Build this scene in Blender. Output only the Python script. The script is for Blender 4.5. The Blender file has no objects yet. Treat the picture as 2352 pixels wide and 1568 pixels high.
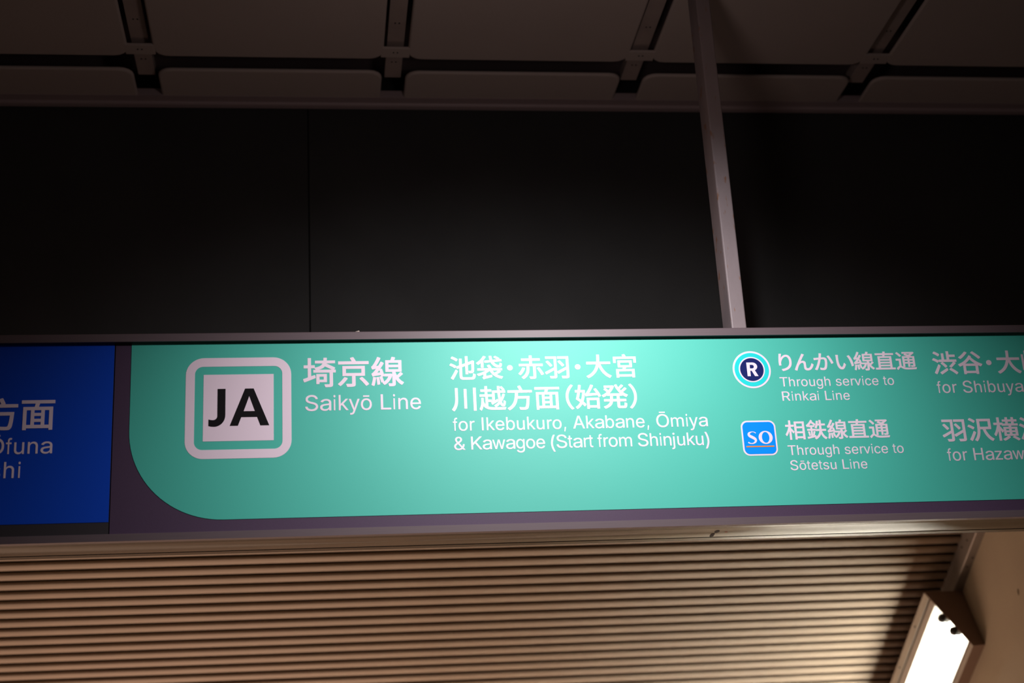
import bpy, bmesh, math, random
from mathutils import Vector, Matrix
random.seed(7)
sc = bpy.context.scene
COL = sc.collection

# ------------------------------------------------------------------ camera
cam = bpy.data.cameras.new('camera')
cam_o = bpy.data.objects.new('camera', cam)
COL.objects.link(cam_o)
cam.sensor_width = 36.0
cam.lens = 53.743
CAM = Vector((0.0, -3.2, 1.6))
cr = Vector((0.9916081, -0.0109305, 0.1288174))
cd = Vector((-0.1172816, 0.3431608, 0.9319258))
ce = Vector((-0.0543915, -0.9392131, 0.3389991))
right = Vector((cr.x, cd.x, ce.x)); down = Vector((cr.y, cd.y, ce.y)); fwd = Vector((cr.z, cd.z, ce.z))
m = Matrix((right, -down, -fwd)).transposed().to_4x4()
m.translation = CAM
cam_o.matrix_world = m
cam.clip_start = 0.05
cam.dof.use_dof = True
cam.dof.focus_distance = 3.47
cam.dof.aperture_fstop = 2.4
sc.camera = cam_o

# ------------------------------------------------------------------ world, lights, exposure
w = bpy.data.worlds.new('world'); sc.world = w; w.use_nodes = True
w.node_tree.nodes['Background'].inputs[0].default_value = (1.0, 0.84, 0.80, 1)
w.node_tree.nodes['Background'].inputs[1].default_value = 0.014
sc.view_settings.view_transform = 'Standard'
sc.view_settings.look = 'None'
sc.view_settings.exposure = 0.0
sc.view_settings.gamma = 1.0
sc.view_settings.use_curve_mapping = False

def light(name, kind, loc, target, power, color, **kw):
    l = bpy.data.lights.new(name, kind); o = bpy.data.objects.new(name, l); COL.objects.link(o)
    o.location = loc
    d = Vector(target) - Vector(loc)
    o.rotation_euler = d.to_track_quat('-Z', 'Y').to_euler()
    l.energy = power; l.color = color
    for k, v in kw.items(): setattr(l, k, v)
    return o
# spotlight in front of and above the sign, the sign's own lighting
light('sign_spotlight', 'SPOT', (0.63, -0.96, 3.14), (0.60, 0.0, 2.285), 83, (1.0, 0.955, 0.98),
      spot_size=math.radians(113.5), spot_blend=1.0, shadow_soft_size=0.035)
# unseen point light added for the weak spill onto the ceiling
light('spotlight_spill', 'POINT', (0.50, -0.78, 3.02), (0, 0, 0), 3.3, (1.0, 0.82, 0.80), shadow_soft_size=0.08)
# unseen area light added at left to brighten the slats and right wall
light('stair_left_fill', 'AREA', (-2.4, 2.3, 1.35), (1.0, 2.0, 1.9), 5, (1.0, 0.72, 0.60), shape='RECTANGLE', size=0.4, size_y=2.4)

# warm light thrown back up by the lit stairs and landing
light('stair_bounce', 'AREA', (-0.35, 3.7, -1.3), (-0.35, 1.8, 2.4), 128, (1.0, 0.64, 0.47), shape='RECTANGLE', size=4.0, size_y=1.6)

# ------------------------------------------------------------------ materials
def mat(name, col, rough=0.5, metal=0.0, spec=0.5, noise=None, aniso=0.0, bump=None, emit=None):
    m = bpy.data.materials.new(name); m.use_nodes = True
    nt = m.node_tree; b = nt.nodes['Principled BSDF']
    b.inputs['Base Color'].default_value = (*col, 1)
    b.inputs['Roughness'].default_value = rough
    b.inputs['Metallic'].default_value = metal
    b.inputs['Specular IOR Level'].default_value = spec
    if aniso: b.inputs['Anisotropic'].default_value = aniso
    if emit:
        b.inputs['Emission Color'].default_value = (*emit[0], 1); b.inputs['Emission Strength'].default_value = emit[1]
    if noise or bump:
        tc = nt.nodes.new('ShaderNodeTexCoord')
    if noise:
        scale, amount, stretch = noise
        mp = nt.nodes.new('ShaderNodeMapping'); mp.inputs['Scale'].default_value = stretch
        nt.links.new(tc.outputs['Object'], mp.inputs[0])
        n = nt.nodes.new('ShaderNodeTexNoise'); n.inputs['Scale'].default_value = scale; n.inputs['Detail'].default_value = 4
        nt.links.new(mp.outputs[0], n.inputs['Vector'])
        r = nt.nodes.new('ShaderNodeValToRGB')
        r.color_ramp.elements[0].position = 0.3; r.color_ramp.elements[1].position = 0.7
        r.color_ramp.elements[0].color = (*[c * (1 - amount) for c in col], 1)
        r.color_ramp.elements[1].color = (*[min(1, c * (1 + amount)) for c in col], 1)
        nt.links.new(n.outputs[0], r.inputs[0]); nt.links.new(r.outputs[0], b.inputs['Base Color'])
    if bump:
        scale, strength = bump
        n = nt.nodes.new('ShaderNodeTexNoise'); n.inputs['Scale'].default_value = scale; n.inputs['Detail'].default_value = 5
        nt.links.new(tc.outputs['Object'], n.inputs['Vector'])
        bp = nt.nodes.new('ShaderNodeBump'); bp.inputs['Strength'].default_value = strength; bp.inputs['Distance'].default_value = 0.002
        nt.links.new(n.outputs[0], bp.inputs['Height']); nt.links.new(bp.outputs[0], b.inputs['Normal'])
    return m

M = dict(
    green=mat('green_film', (0.060, 0.50, 0.395), 0.54, spec=0.5, noise=(3.0, 0.015, (1, 1, 1)), bump=(260, 0.03)),
    blue=mat('blue_film', (0.003, 0.062, 0.56), 0.5, spec=0.2),
    white=mat('white_film', (0.86, 0.71, 0.81), 0.45, spec=0.4),
    ink=mat('black_film', (0.006, 0.005, 0.006), 0.6, spec=0.12),
    cyan=mat('cyan_film', (0.015, 0.66, 0.66), 0.5, spec=0.2),
    navy=mat('navy_film', (0.008, 0.014, 0.115), 0.5, spec=0.12),
    azure=mat('azure_film', (0.0, 0.27, 0.92), 0.5, spec=0.12),
    orange=mat('orange_film', (0.95, 0.26, 0.015), 0.5, spec=0.12),
    purple=mat('plum_grey_panel', (0.070, 0.041, 0.080), 0.5, spec=0.35, noise=(900, 0.10, (1, 1, 1))),
    blackpanel=mat('black_sign_panel', (0.035, 0.03, 0.034), 0.55, spec=0.3),
    frame=mat('anodised_frame', (0.120, 0.088, 0.097), 0.48, metal=0.0, spec=0.35, noise=(30, 0.07, (0.4, 6, 40))),
    alu=mat('brushed_aluminium', (0.11, 0.105, 0.09), 0.27, metal=1.0, noise=(22, 0.10, (0.3, 12, 1)), aniso=0.75),
    dark=mat('dark_gap', (0.01, 0.009, 0.009), 0.8),
    pole=mat('painted_steel', (0.215, 0.175, 0.18), 0.48, spec=0.4, noise=(14, 0.10, (1, 1, 0.4)), bump=(90, 0.15)),
    wall_black=mat('matt_black_board', (0.044, 0.0436, 0.043), 0.85, spec=0.15, noise=(5, 0.08, (1, 1, 1))),
    tile=mat('ceiling_tray', (0.58, 0.475, 0.425), 0.55, spec=0.3, noise=(1.2, 0.04, (1, 1, 1))),
    rail=mat('ceiling_rail', (0.46, 0.36, 0.32), 0.6, spec=0.3, noise=(14, 0.08, (1, 1, 1))),
    void=mat('ceiling_void', (0.16, 0.12, 0.12), 0.9, spec=0.1),
    trim=mat('ceiling_trim', (0.42, 0.32, 0.32), 0.5, spec=0.4),
    slat=mat('cream_slat', (0.60, 0.48, 0.36), 0.55, spec=0.3, noise=(6, 0.04, (1, 1, 1))),
    back=mat('brown_groove', (0.030, 0.015, 0.007), 0.8, spec=0.1),
    plaster=mat('cream_plaster', (0.50, 0.42, 0.30), 0.85, spec=0.15, noise=(4, 0.06, (1, 1, 1)), bump=(60, 0.4)),
    mark=mat('wall_stain', (0.12, 0.085, 0.05), 0.9),
    duct=mat('grey_channel', (0.34, 0.30, 0.26), 0.45, metal=0.3, noise=(8, 0.08, (1, 1, 1))),
    screw=mat('screw', (0.06, 0.05, 0.045), 0.5, metal=0.6),
    lamp=mat('brown_lamp_housing', (0.26, 0.175, 0.125), 0.5, spec=0.3),
    rim=mat('lamp_rim', (0.50, 0.45, 0.38), 0.4, metal=0.2),
    refl=mat('white_reflector', (0.85, 0.84, 0.80), 0.5),
    socket=mat('lamp_holder', (0.06, 0.06, 0.05), 0.5),
    tube=mat('fluorescent_tube', (0.9, 0.9, 0.85), 0.4, emit=((1.0, 0.95, 0.83), 11.5)),
    floor=mat('grey_floor', (0.22, 0.20, 0.18), 0.6, noise=(3, 0.1, (1, 1, 1))),
    dust=mat('dust', (0.5, 0.42, 0.36), 0.9),
    red=mat('red_mark', (0.35, 0.05, 0.02), 0.6),
)
# rust specks on the pole: stains with a shape of their own
def rust(m):
    nt = m.node_tree; b = nt.nodes['Principled BSDF']
    src = b.inputs['Base Color'].links[0].from_socket
    tc = nt.nodes.new('ShaderNodeTexCoord'); mp = nt.nodes.new('ShaderNodeMapping'); mp.inputs['Scale'].default_value = (60, 22, 16)
    nt.links.new(tc.outputs['Object'], mp.inputs[0])
    n = nt.nodes.new('ShaderNodeTexNoise'); n.inputs['Scale'].default_value = 1.6; n.inputs['Detail'].default_value = 3
    nt.links.new(mp.outputs[0], n.inputs['Vector'])
    r = nt.nodes.new('ShaderNodeValToRGB'); r.color_ramp.elements[0].position = 0.63; r.color_ramp.elements[1].position = 0.70
    nt.links.new(n.outputs[0], r.inputs[0])
    mx = nt.nodes.new('ShaderNodeMix'); mx.data_type = 'RGBA'
    nt.links.new(r.outputs[0], mx.inputs[0]); nt.links.new(src, mx.inputs[6]); mx.inputs[7].default_value = (0.20, 0.11, 0.075, 1)
    nt.links.new(mx.outputs[2], b.inputs['Base Color'])
rust(M['pole'])

# ------------------------------------------------------------------ helpers
def link_mesh(name, me, material, parent=None):
    o = bpy.data.objects.new(name, me); COL.objects.link(o)
    if material and not me.materials: me.materials.append(material)
    if parent: o.parent = parent
    return o
def obj(name, bm, material, parent=None, smooth=False):
    bmesh.ops.recalc_face_normals(bm, faces=bm.faces)
    me = bpy.data.meshes.new(name); bm.to_mesh(me); bm.free()
    if smooth:
        for p in me.polygons: p.use_smooth = True
    return link_mesh(name, me, material, parent)
def box_bm(x0, x1, y0, y1, z0, z1, bevel=0.0, seg=1, bm=None):
    bm2 = bmesh.new()
    vs = [bm2.verts.new((x, y, z)) for x in (x0, x1) for y in (y0, y1) for z in (z0, z1)]
    for f in ((0, 1, 3, 2), (4, 6, 7, 5), (0, 4, 5, 1), (2, 3, 7, 6), (0, 2, 6, 4), (1, 5, 7, 3)):
        bm2.faces.new([vs[i] for i in f])
    bmesh.ops.recalc_face_normals(bm2, faces=bm2.faces)
    if bevel: bmesh.ops.bevel(bm2, geom=bm2.edges[:], offset=bevel, segments=seg, affect='EDGES', profile=0.5)
    if bm is None: return bm2
    me = bpy.data.meshes.new('tmp'); bm2.to_mesh(me); bm2.free(); bm.from_mesh(me); bpy.data.meshes.remove(me)
    return bm
def prism(profile, x0, x1, fn=None):
    """profile points (a, b) swept along x; fn maps (x, a, b) -> world"""
    fn = fn or (lambda x, a, b: (x, a, b))
    bm = bmesh.new()
    A = [bm.verts.new(fn(x0, a, b)) for a, b in profile]; B = [bm.verts.new(fn(x1, a, b)) for a, b in profile]
    n = len(profile)
    for i in range(n): bm.faces.new((A[i], A[(i + 1) % n], B[(i + 1) % n], B[i]))
    bm.faces.new(A); bm.faces.new(B[::-1])
    return bm
def empty(name, loc, label, cat, group=None):
    o = bpy.data.objects.new(name, None); COL.objects.link(o); o.location = loc
    o.empty_display_size = 0.1
    o['label'] = label; o['category'] = cat
    if group: o['group'] = group
    return o
def adopt(parent, *kids):
    for k in kids:
        k.parent = parent
        k.matrix_parent_inverse = Matrix.Translation(-parent.location) if parent.type == 'EMPTY' else Matrix.Identity(4)
def structure(o):
    o['kind'] = 'structure'; return o

# ------------------------------------------------------------------ the setting
# ceiling, trays and bulkhead are laid out at scale KC about the tripod point of the survey
KC = 1.075
def ce_(x, y, z): return (x * KC, -3.2 + (y + 3.2) * KC, 1.6 + (z - 1.6) * KC)
def scaled_box(x0, x1, y0, y1, z0, z1, bevel=0, seg=1, bm=None):
    a = ce_(x0, y0, z0); b = ce_(x1, y1, z1)
    return box_bm(a[0], b[0], a[1], b[1], a[2], b[2], bevel, seg, bm)

floor = structure(obj('floor', box_bm(-4, 4, -5.5, 1.2, -0.1, 0.0), M['floor']))
ceiling = structure(obj('ceiling', scaled_box(-3.4, 3.4, -2.2, 0.46, 3.70, 3.76), M['void']))

ZC = 3.6; P = 0.628; G0 = 0.2135; GW = 0.0305
def tray(name, x0, x1, y0, y1):
    # pressed tray: flat bottom, rounded turned-up edges, open on top
    c = 0.5 * (x0 + x1), 0.5 * (y0 + y1)
    bm = bmesh.new(); prof = []
    R = 0.006
    for k in range(6):
        a = math.radians(90 * k / 5); prof.append((R - R * math.sin(a), R - R * math.cos(a)))   # inset, height
    prof += [(0.0, 0.008), (0.010, 0.011)]
    rings = []
    for ins, h in prof:
        r = []
        cr_ = 0.034 - ins * 0.4
        X0, X1, Y0, Y1 = x0 + ins, x1 - ins, y0 + ins, y1 - ins
        for cx, cy, a0 in ((X1 - cr_, Y1 - cr_, 0), (X0 + cr_, Y1 - cr_, 90), (X0 + cr_, Y0 + cr_, 180), (X1 - cr_, Y0 + cr_, 270)):
            for k in range(5):
                a = math.radians(a0 + 22.5 * k)
                r.append(bm.verts.new(ce_(cx + cr_ * math.cos(a), cy + cr_ * math.sin(a), ZC + h)))
        rings.append(r)
    bm.faces.new(rings[0])
    for a, b in zip(rings[:-1], rings[1:]):
        n = len(a)
        for i in range(n): bm.faces.new((a[i], a[(i + 1) % n], b[(i + 1) % n], b[i]))
    o = obj(name, bm, M['tile'], ceiling, smooth=False)
    for p in o.data.polygons: p.use_smooth = len(p.vertices) == 4
    return o
for k in range(-4, 4):
    x0 = G0 + k * P + GW; x1 = G0 + (k + 1) * P - GW
    tray('ceiling_panel', x0, x1, -0.95, 0.201)
    tray('ceiling_panel', x0, x1, 0.266, 0.455)
for k in range(-3, 5):
    gx = G0 + k * P - 0.001
    rail = obj('ceiling_rail', scaled_box(gx - 0.0215, gx + 0.0215, -0.95, 0.325, ZC + 0.02, ZC + 0.05, 0.001), M['rail'], ceiling)
    obj('rail_bracket', scaled_box(gx - 0.036, gx + 0.036, 0.146, 0.19, ZC - 0.0002, ZC + 0.006, 0.0008, 1), M['tile'], ceiling)
    for yy in (0.06, 0.165, 0.245):
        bm = bmesh.new()
        zz = ZC + (-0.0006 if yy == 0.165 else 0.0195)
        for dx in (-0.005, 0.005):
            c = ce_(gx + dx, yy, zz)
            bmesh.ops.create_cone(bm, cap_ends=True, segments=10, radius1=0.0022, radius2=0.0018, depth=0.002, matrix=Matrix.Translation(c))
        obj('rivet', bm, M['screw'], rail if yy != 0.165 else ceiling)
# an extra tray row towards the camera, outside the frame
for k in range(-4, 4):
    tray('ceiling_panel', G0 + k * P + GW, G0 + (k + 1) * P - GW, -2.15, -1.015)

# trim angle where the ceiling meets the black bulkhead
prof = [(0.395, ZC - 0.001), (0.422, ZC - 0.002), (0.425, ZC - 0.007), (0.4295, ZC - 0.009), (0.431, ZC - 0.005), (0.4495, ZC - 0.006), (0.4495, ZC + 0.02), (0.395, ZC + 0.02)]
trim = structure(obj('trim_1', prism(prof, -3.2, 3.2, lambda x, a, b: ce_(x, a, b)), M['trim']))

# black bulkhead boards above and behind the sign
YB = -3.2 + 3.65 * KC
wall_back = structure(obj('wall_back', box_bm(-3.4, 3.6, YB + 0.022, YB + 0.08, 2.475, 3.95), M['dark']))
xs = [-3.4, -1.20, -0.0085, 1.185, 3.6]
for a, b in zip(xs[:-1], xs[1:]):
    obj('wall_panel', box_bm(a + 0.0015, b - 0.0015, YB, YB + 0.0215, 2.47, ce_(0, 0, ZC - 0.004)[2], 0.0012), M['wall_black'], wall_back)

# ---- sloping slatted ceiling over the staircase, with the wall on its right
KS = 1.12
TH = math.radians(30)
def sf(x, s, n):
    """x across, s down the slope, n below the slat faces"""
    y = 0.9 + s * math.cos(TH) - n * math.sin(TH); z = 2.5 - s * math.sin(TH) - n * math.cos(TH)
    return (x * KS, -3.2 + (y + 3.2) * KS, 1.6 + (z - 1.6) * KS)
soffit = structure(obj('ceiling_slope', prism([(-0.50, -0.030), (2.75, -0.030), (2.75, -0.05), (-0.50, -0.05)], -2.7, 1.90, sf), M['back']))
PITCH = 0.03835; S_G = 0.0203
e1 = [(-0.0080 - 0.0044 * math.cos(math.radians(a)), -0.0048 + 0.0042 * math.sin(math.radians(a))) for a in (-45, -20, 0, 25, 50, 70, 90)]
sp = [(-0.003, -0.030), (-0.003, -0.0085)] + e1 + [(0.0, 0.0002)] + [(-p, q) for p, q in e1[::-1]] + [(0.003, -0.0085), (0.003, -0.030)]
slat_me = None
for k in range(-12, 70):
    s0 = S_G + (k + 0.5) * PITCH
    if slat_me is None:
        bm = prism(sp, -2.7, 1.862, lambda x, a, b: tuple(Vector(sf(x, a, b)) - Vector(sf(0, 0, 0))))
        o = obj('slat', bm, M['slat'], soffit); slat_me = o.data
        for p in slat_me.polygons: p.use_smooth = len(p.vertices) == 4 and abs(p.normal.x) < 0.5
    else:
        o = link_mesh('slat', slat_me, None, soffit)
    o.location = sf(0, s0, 0)
XW = 1.862
def wl(x, y, z): return (x * KS, -3.2 + (y + 3.2) * KS, 1.6 + (z - 1.6) * KS)
wall_right = structure(obj('wall_right', prism([(0.32, 0.2), (4.4, -0.4), (4.4, 3.0), (0.32, 3.3)], XW, XW + 1.6, lambda x, a, b: wl(x, a, b)), M['plaster']))
wall_left = structure(obj('wall_left', prism([(0.32, 0.2), (4.4, -0.4), (4.4, 3.0), (0.32, 3.3)], -4.3, -2.72, lambda x, a, b: wl(x, a, b)), M['plaster']))
bm = bmesh.new(); c = (XW, 0.6805, 2.2835)
pts = [(0, .009), (.004, .005), (.0045, -.002), (.002, -.008), (-.001, -.009), (-.003, -.003), (-.005, .003), (-.002, .006)]
f0 = [bm.verts.new(wl(XW - 0.0006, c[1] + a, c[2] + b)) for a, b in pts]; f1 = [bm.verts.new(wl(XW + .0002, c[1] + a, c[2] + b)) for a, b in pts]
bm.faces.new(f0); bm.faces.new(f1[::-1])
for i in range(8): bm.faces.new((f0[i], f0[(i + 1) % 8], f1[(i + 1) % 8], f1[i]))
obj('wall_chip', bm, M['mark'], wall_right)
# steel channel in the corner between slats and wall
ch = structure(obj('trim_2', prism([(1.8355, -0.012), (1.8355, 0.055), (1.8372, 0.057), (1.8618, 0.057), (1.8618, -0.012)], -0.45, 2.7, lambda s, x, n: sf(x, s, n)), M['duct']))
for (x, s, n, side) in ((1.8353, 0.047, 0.018, 0), (1.8353, 0.005, 0.030, 0), (1.8545, 0.050, 0.0572, 1), (1.8475, 0.087, 0.0572, 1)):
    bm = bmesh.new()
    d = (Vector(sf(x - 0.003, s, n)) - Vector(sf(x, s, n))) if side == 0 else (Vector(sf(x, s, n + 0.003)) - Vector(sf(x, s, n)))
    mt = Matrix.Translation(Vector(sf(x, s, n))) @ d.to_track_quat('Z', 'Y').to_matrix().to_4x4()
    bmesh.ops.create_cone(bm, cap_ends=True, segments=12, radius1=0.0045, radius2=0.003, depth=0.0024, matrix=mt)
    obj('screw', bm, M['screw'], ch)

# ------------------------------------------------------------------ corner lamp
L0 = 0.190; L1 = 2.40
lamp = empty('fluorescent_light', sf(XW - 0.06, L0, 0.15), 'lit fluorescent corner light with brown end plate under the sloping slats', 'light')
A = (XW - 0.116, 0.059); B = (XW - 0.001, 0.057); Cc = (XW - 0.001, 0.255); D = (XW - 0.036, 0.257)
def part(name, bm, mt, smooth=False):
    o = obj(name, bm, mt, None, smooth); adopt(lamp, o); return o
fs = lambda s, x, n: sf(x, s, n)
part('end_plate', prism([A, B, Cc, D], L0, L0 + 0.003, fs), M['lamp'])
def off(p, q, t, d):  # point at fraction t from p to q pushed d to the inside (towards the corner)
    vx, vy = q[0] - p[0], q[1] - p[1]; L = math.hypot(vx, vy); nx, ny = vy / L, -vx / L
    return (p[0] + vx * t + nx * d, p[1] + vy * t + ny * d)
ADl = math.hypot(D[0] - A[0], D[1] - A[1])
part('housing', prism([A, (A[0], A[1] - 0.0015), (B[0], B[1] - 0.0005), (B[0], Cc[1]), Cc, (D[0], D[1]), (D[0], D[1] - 0.002), (Cc[0] - 0.002, Cc[1] - 0.003), (B[0] - 0.002, B[1] + 0.002), (A[0] + 0.003, A[1] + 0.002)], L0 + 0.003, L1, fs), M['lamp'])
# flanges either side of the opening and a folded reflector behind the tubes
part('rim', prism([A, off(A, D, 0.022 / ADl, 0), off(A, D, 0.022 / ADl, 0.003), off(A, D, 0.0, 0.003)], L0 + 0.003, L1, fs), M['rim'])
part('rim', prism([D, off(A, D, 1 - 0.014 / ADl, 0), off(A, D, 1 - 0.014 / ADl, 0.003), off(A, D, 1.0, 0.003)], L0 + 0.003, L1, fs), M['rim'])
ra = off(A, D, 0.046 / ADl, 0.006); rb = off(A, D, 0.2, 0.034); rc = off(A, D, 0.85, 0.034); rd = off(A, D, 1 - 0.022 / ADl, 0.004)
ra2 = off(A, D, 0.044 / ADl, 0.007); rb2 = off(A, D, 0.19, 0.0365); rc2 = off(A, D, 0.86, 0.0365); rd2 = off(A, D, 1 - 0.0205 / ADl, 0.005)
part('reflector', prism([ra, rb, rc, rd, rd2, rc2, rb2, ra2], L0 + 0.006, L1, fs), M['refl'])
part('inner_flange', prism([off(A, D, 0.0265 / ADl, 0.003), off(A, D, 0.046 / ADl, 0.005), off(A, D, 0.046 / ADl, 0.008), off(A, D, 0.0265 / ADl, 0.006)], L0 + 0.003, L1, fs), M['rim'])
for t in (0.42, 0.66):
    p = off(A, D, t, 0.014)
    a = Vector(sf(p[0], L0 + 0.03, p[1])); b = Vector(sf(p[0], L1 - 0.03, p[1]))
    for nm, mt, r, s0, s1 in (('tube', M['tube'], 0.0125, a, b), ('lamp_holder', M['socket'], 0.0135, Vector(sf(p[0], L0 + 0.004, p[1])), a)):
        bm = bmesh.new(); d = s1 - s0
        mt4 = Matrix.Translation((s0 + s1) / 2) @ d.to_track_quat('Z', 'Y').to_matrix().to_4x4()
        bmesh.ops.create_cone(bm, cap_ends=True, segments=20, radius1=r, radius2=r, depth=d.length, matrix=mt4)
        if nm == 'lamp_holder':
            q = off(A, D, t, -0.003)
            bmesh.ops.create_uvsphere(bm, u_segments=12, v_segments=8, radius=0.015, matrix=Matrix.Translation(sf(q[0], L0 + 0.016, q[1])))
        part(nm, bm, mt, True)
for s_ in (0.33, 0.52, 0.75, 1.1):
    q = off(A, D, 0.012 / ADl, -0.0008); bm = bmesh.new()
    bmesh.ops.create_icosphere(bm, subdivisions=1, radius=0.0035, matrix=Matrix.Translation(sf(q[0], s_, q[1])))
    part('rim_screw', bm, M['screw'])

# ------------------------------------------------------------------ hanging pole
bm = box_bm(0.9615, 0.9975, 0.030, 0.104, 2.7895, ce_(0, 0, 3.7)[2] - 0.001, 0.0035, 3)
pole = obj('hanger_pole', bm, M['pole'])
pole['label'] = 'grey rust-specked steel tube rising from top of the hanging sign'; pole['category'] = 'pole'

# ------------------------------------------------------------------ hanging sign box
SX0, SX1 = -2.4, 2.75
sign = empty('hanging_sign', (0.2, 0.08, 2.33), 'long metal-framed overhead sign with green and blue destination panels', 'sign')
def spart(name, bm, mt, parent=None, smooth=False):
    o = obj(name, bm, mt, None, smooth)
    if parent: o.parent = parent; o.matrix_parent_inverse = Matrix.Identity(4)
    else: adopt(sign, o)
    return o
yz = lambda x, a, b: (x, a, b)
top_rail = spart('top_rail', prism([(-0.012, 2.7690), (-0.012, 2.7856), (-0.011, 2.7866), (-0.009, 2.7880), (0.155, 2.7880), (0.155, 2.7745), (0.006, 2.7745), (0.006, 2.7705)], SX0, SX1, yz), M['frame'])
spart('bottom_rail', prism([(-0.012, 2.3292), (-0.012, 2.3443), (-0.011, 2.3450), (0.006, 2.3458), (0.0085, 2.3302)], SX0, SX1, yz), M['frame'])
# extruded aluminium underside with two grooves
up = [(0.0085, 2.3345), (0.038, 2.3335), (0.0385, 2.3350), (0.0400, 2.3350), (0.0405, 2.3338), (0.127, 2.3338), (0.1275, 2.3352), (0.1290, 2.3352), (0.1295, 2.3330), (0.150, 2.3322), (0.155, 2.3335), (0.155, 2.350), (0.0085, 2.350)]
under = spart('underside_channel', prism(up, SX0, SX1, yz), M['alu'])
for (x, y, rx, ry) in ((0.8889, 0.0721, .0052, .0125), (0.8855, 0.1000, .0046, .0100), (0.8872, 0.1150, .0046, .0080)):
    bm = bmesh.new()
    bmesh.ops.create_cone(bm, cap_ends=True, segments=20, radius1=rx, radius2=rx, depth=0.0008, matrix=Matrix.Translation((x, y, 2.3336)) @ Matrix.Diagonal((1, ry / rx, 1, 1)))
    spart('drain_hole', bm, M['dark'], under)
spart('red_speck', box_bm(0.9085, 0.9145, 0.0775, 0.0805, 2.3332, 2.3339, 0.0003), M['red'], under)
spart('back_board', box_bm(SX0, SX1, 0.148, 0.1545, 2.350, 2.7745), M['frame'])
spart('dark_panel', box_bm(SX0, -0.4278, 0.001, 0.006, 2.346, 2.7742), M['blackpanel'])
purple = spart('plum_panel', box_bm(-0.4262, SX1, 0.0008, 0.006, 2.3462, 2.7742, 0.0006), M['purple'])

# ---- flat shapes standing proud of the panels (x to the right, z up)
def poly_mesh(name, loops, y, t, mt, parent=None):
    cu = bpy.data.curves.new(name, 'CURVE'); cu.dimensions = '2D'; cu.fill_mode = 'BOTH'; cu.extrude = t / 2
    for lp in loops:
        s = cu.splines.new('POLY'); s.points.add(len(lp) - 1)
        for p, (a, b) in zip(s.points, lp): p.co = (a, b, 0, 1)
        s.use_cyclic_u = True
    tmp = bpy.data.objects.new('tmp', cu); COL.objects.link(tmp)
    dg = bpy.context.evaluated_depsgraph_get()
    me = bpy.data.meshes.new_from_object(tmp.evaluated_get(dg))
    bpy.data.objects.remove(tmp); bpy.data.curves.remove(cu)
    me.transform(Matrix(((1, 0, 0, 0), (0, 0, -1, y), (0, 1, 0, 0), (0, 0, 0, 1))))
    me.name = name
    me.materials.clear(); me.materials.append(mt)
    o = bpy.data.objects.new(name, me); COL.objects.link(o)
    if parent is None: adopt(sign, o)
    else: o.parent = parent
    return o
def rrect(cx, cz, w, h, r, n=10):
    out = []
    for sx, sz, a0 in ((1, 1, 0), (-1, 1, 90), (-1, -1, 180), (1, -1, 270)):
        for k in range(n + 1):
            a = math.radians(a0 + 90 * k / n)
            out.append((cx + sx * (w / 2 - r) + r * math.cos(a), cz + sz * (h / 2 - r) + r * math.sin(a)))
    return out
def ell(cx, cz, rx, rz=None, n=48, tilt=0):
    rz = rz or rx; o = []
    for k in range(n):
        a = 2 * math.pi * k / n; x = rx * math.cos(a); z = rz * math.sin(a)
        o.append((cx + x * math.cos(tilt) - z * math.sin(tilt), cz + x * math.sin(tilt) + z * math.cos(tilt)))
    return o

# green destination panel with its big rounded lower left corner
gl = [(SX1, 2.7740), (-0.392, 2.7740)]
for k in range(25):
    a = math.radians(180 + 90 * k / 24); gl.append((-0.1925 + 0.1990 * math.cos(a), 2.5705 + 0.1980 * math.sin(a)))
gl.append((SX1, 2.3725))
green = poly_mesh('green_panel', [gl], 0.0004, 0.0012, M['green'])
blue = poly_mesh('blue_panel', [[(SX0 + 0.3, 2.774), (SX0 + 0.3, 2.3733), (-0.4282, 2.3733), (-0.4282, 2.774)]], 0.0006, 0.0010, M['blue'])
YL, TL = -0.0004, 0.0005

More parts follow.
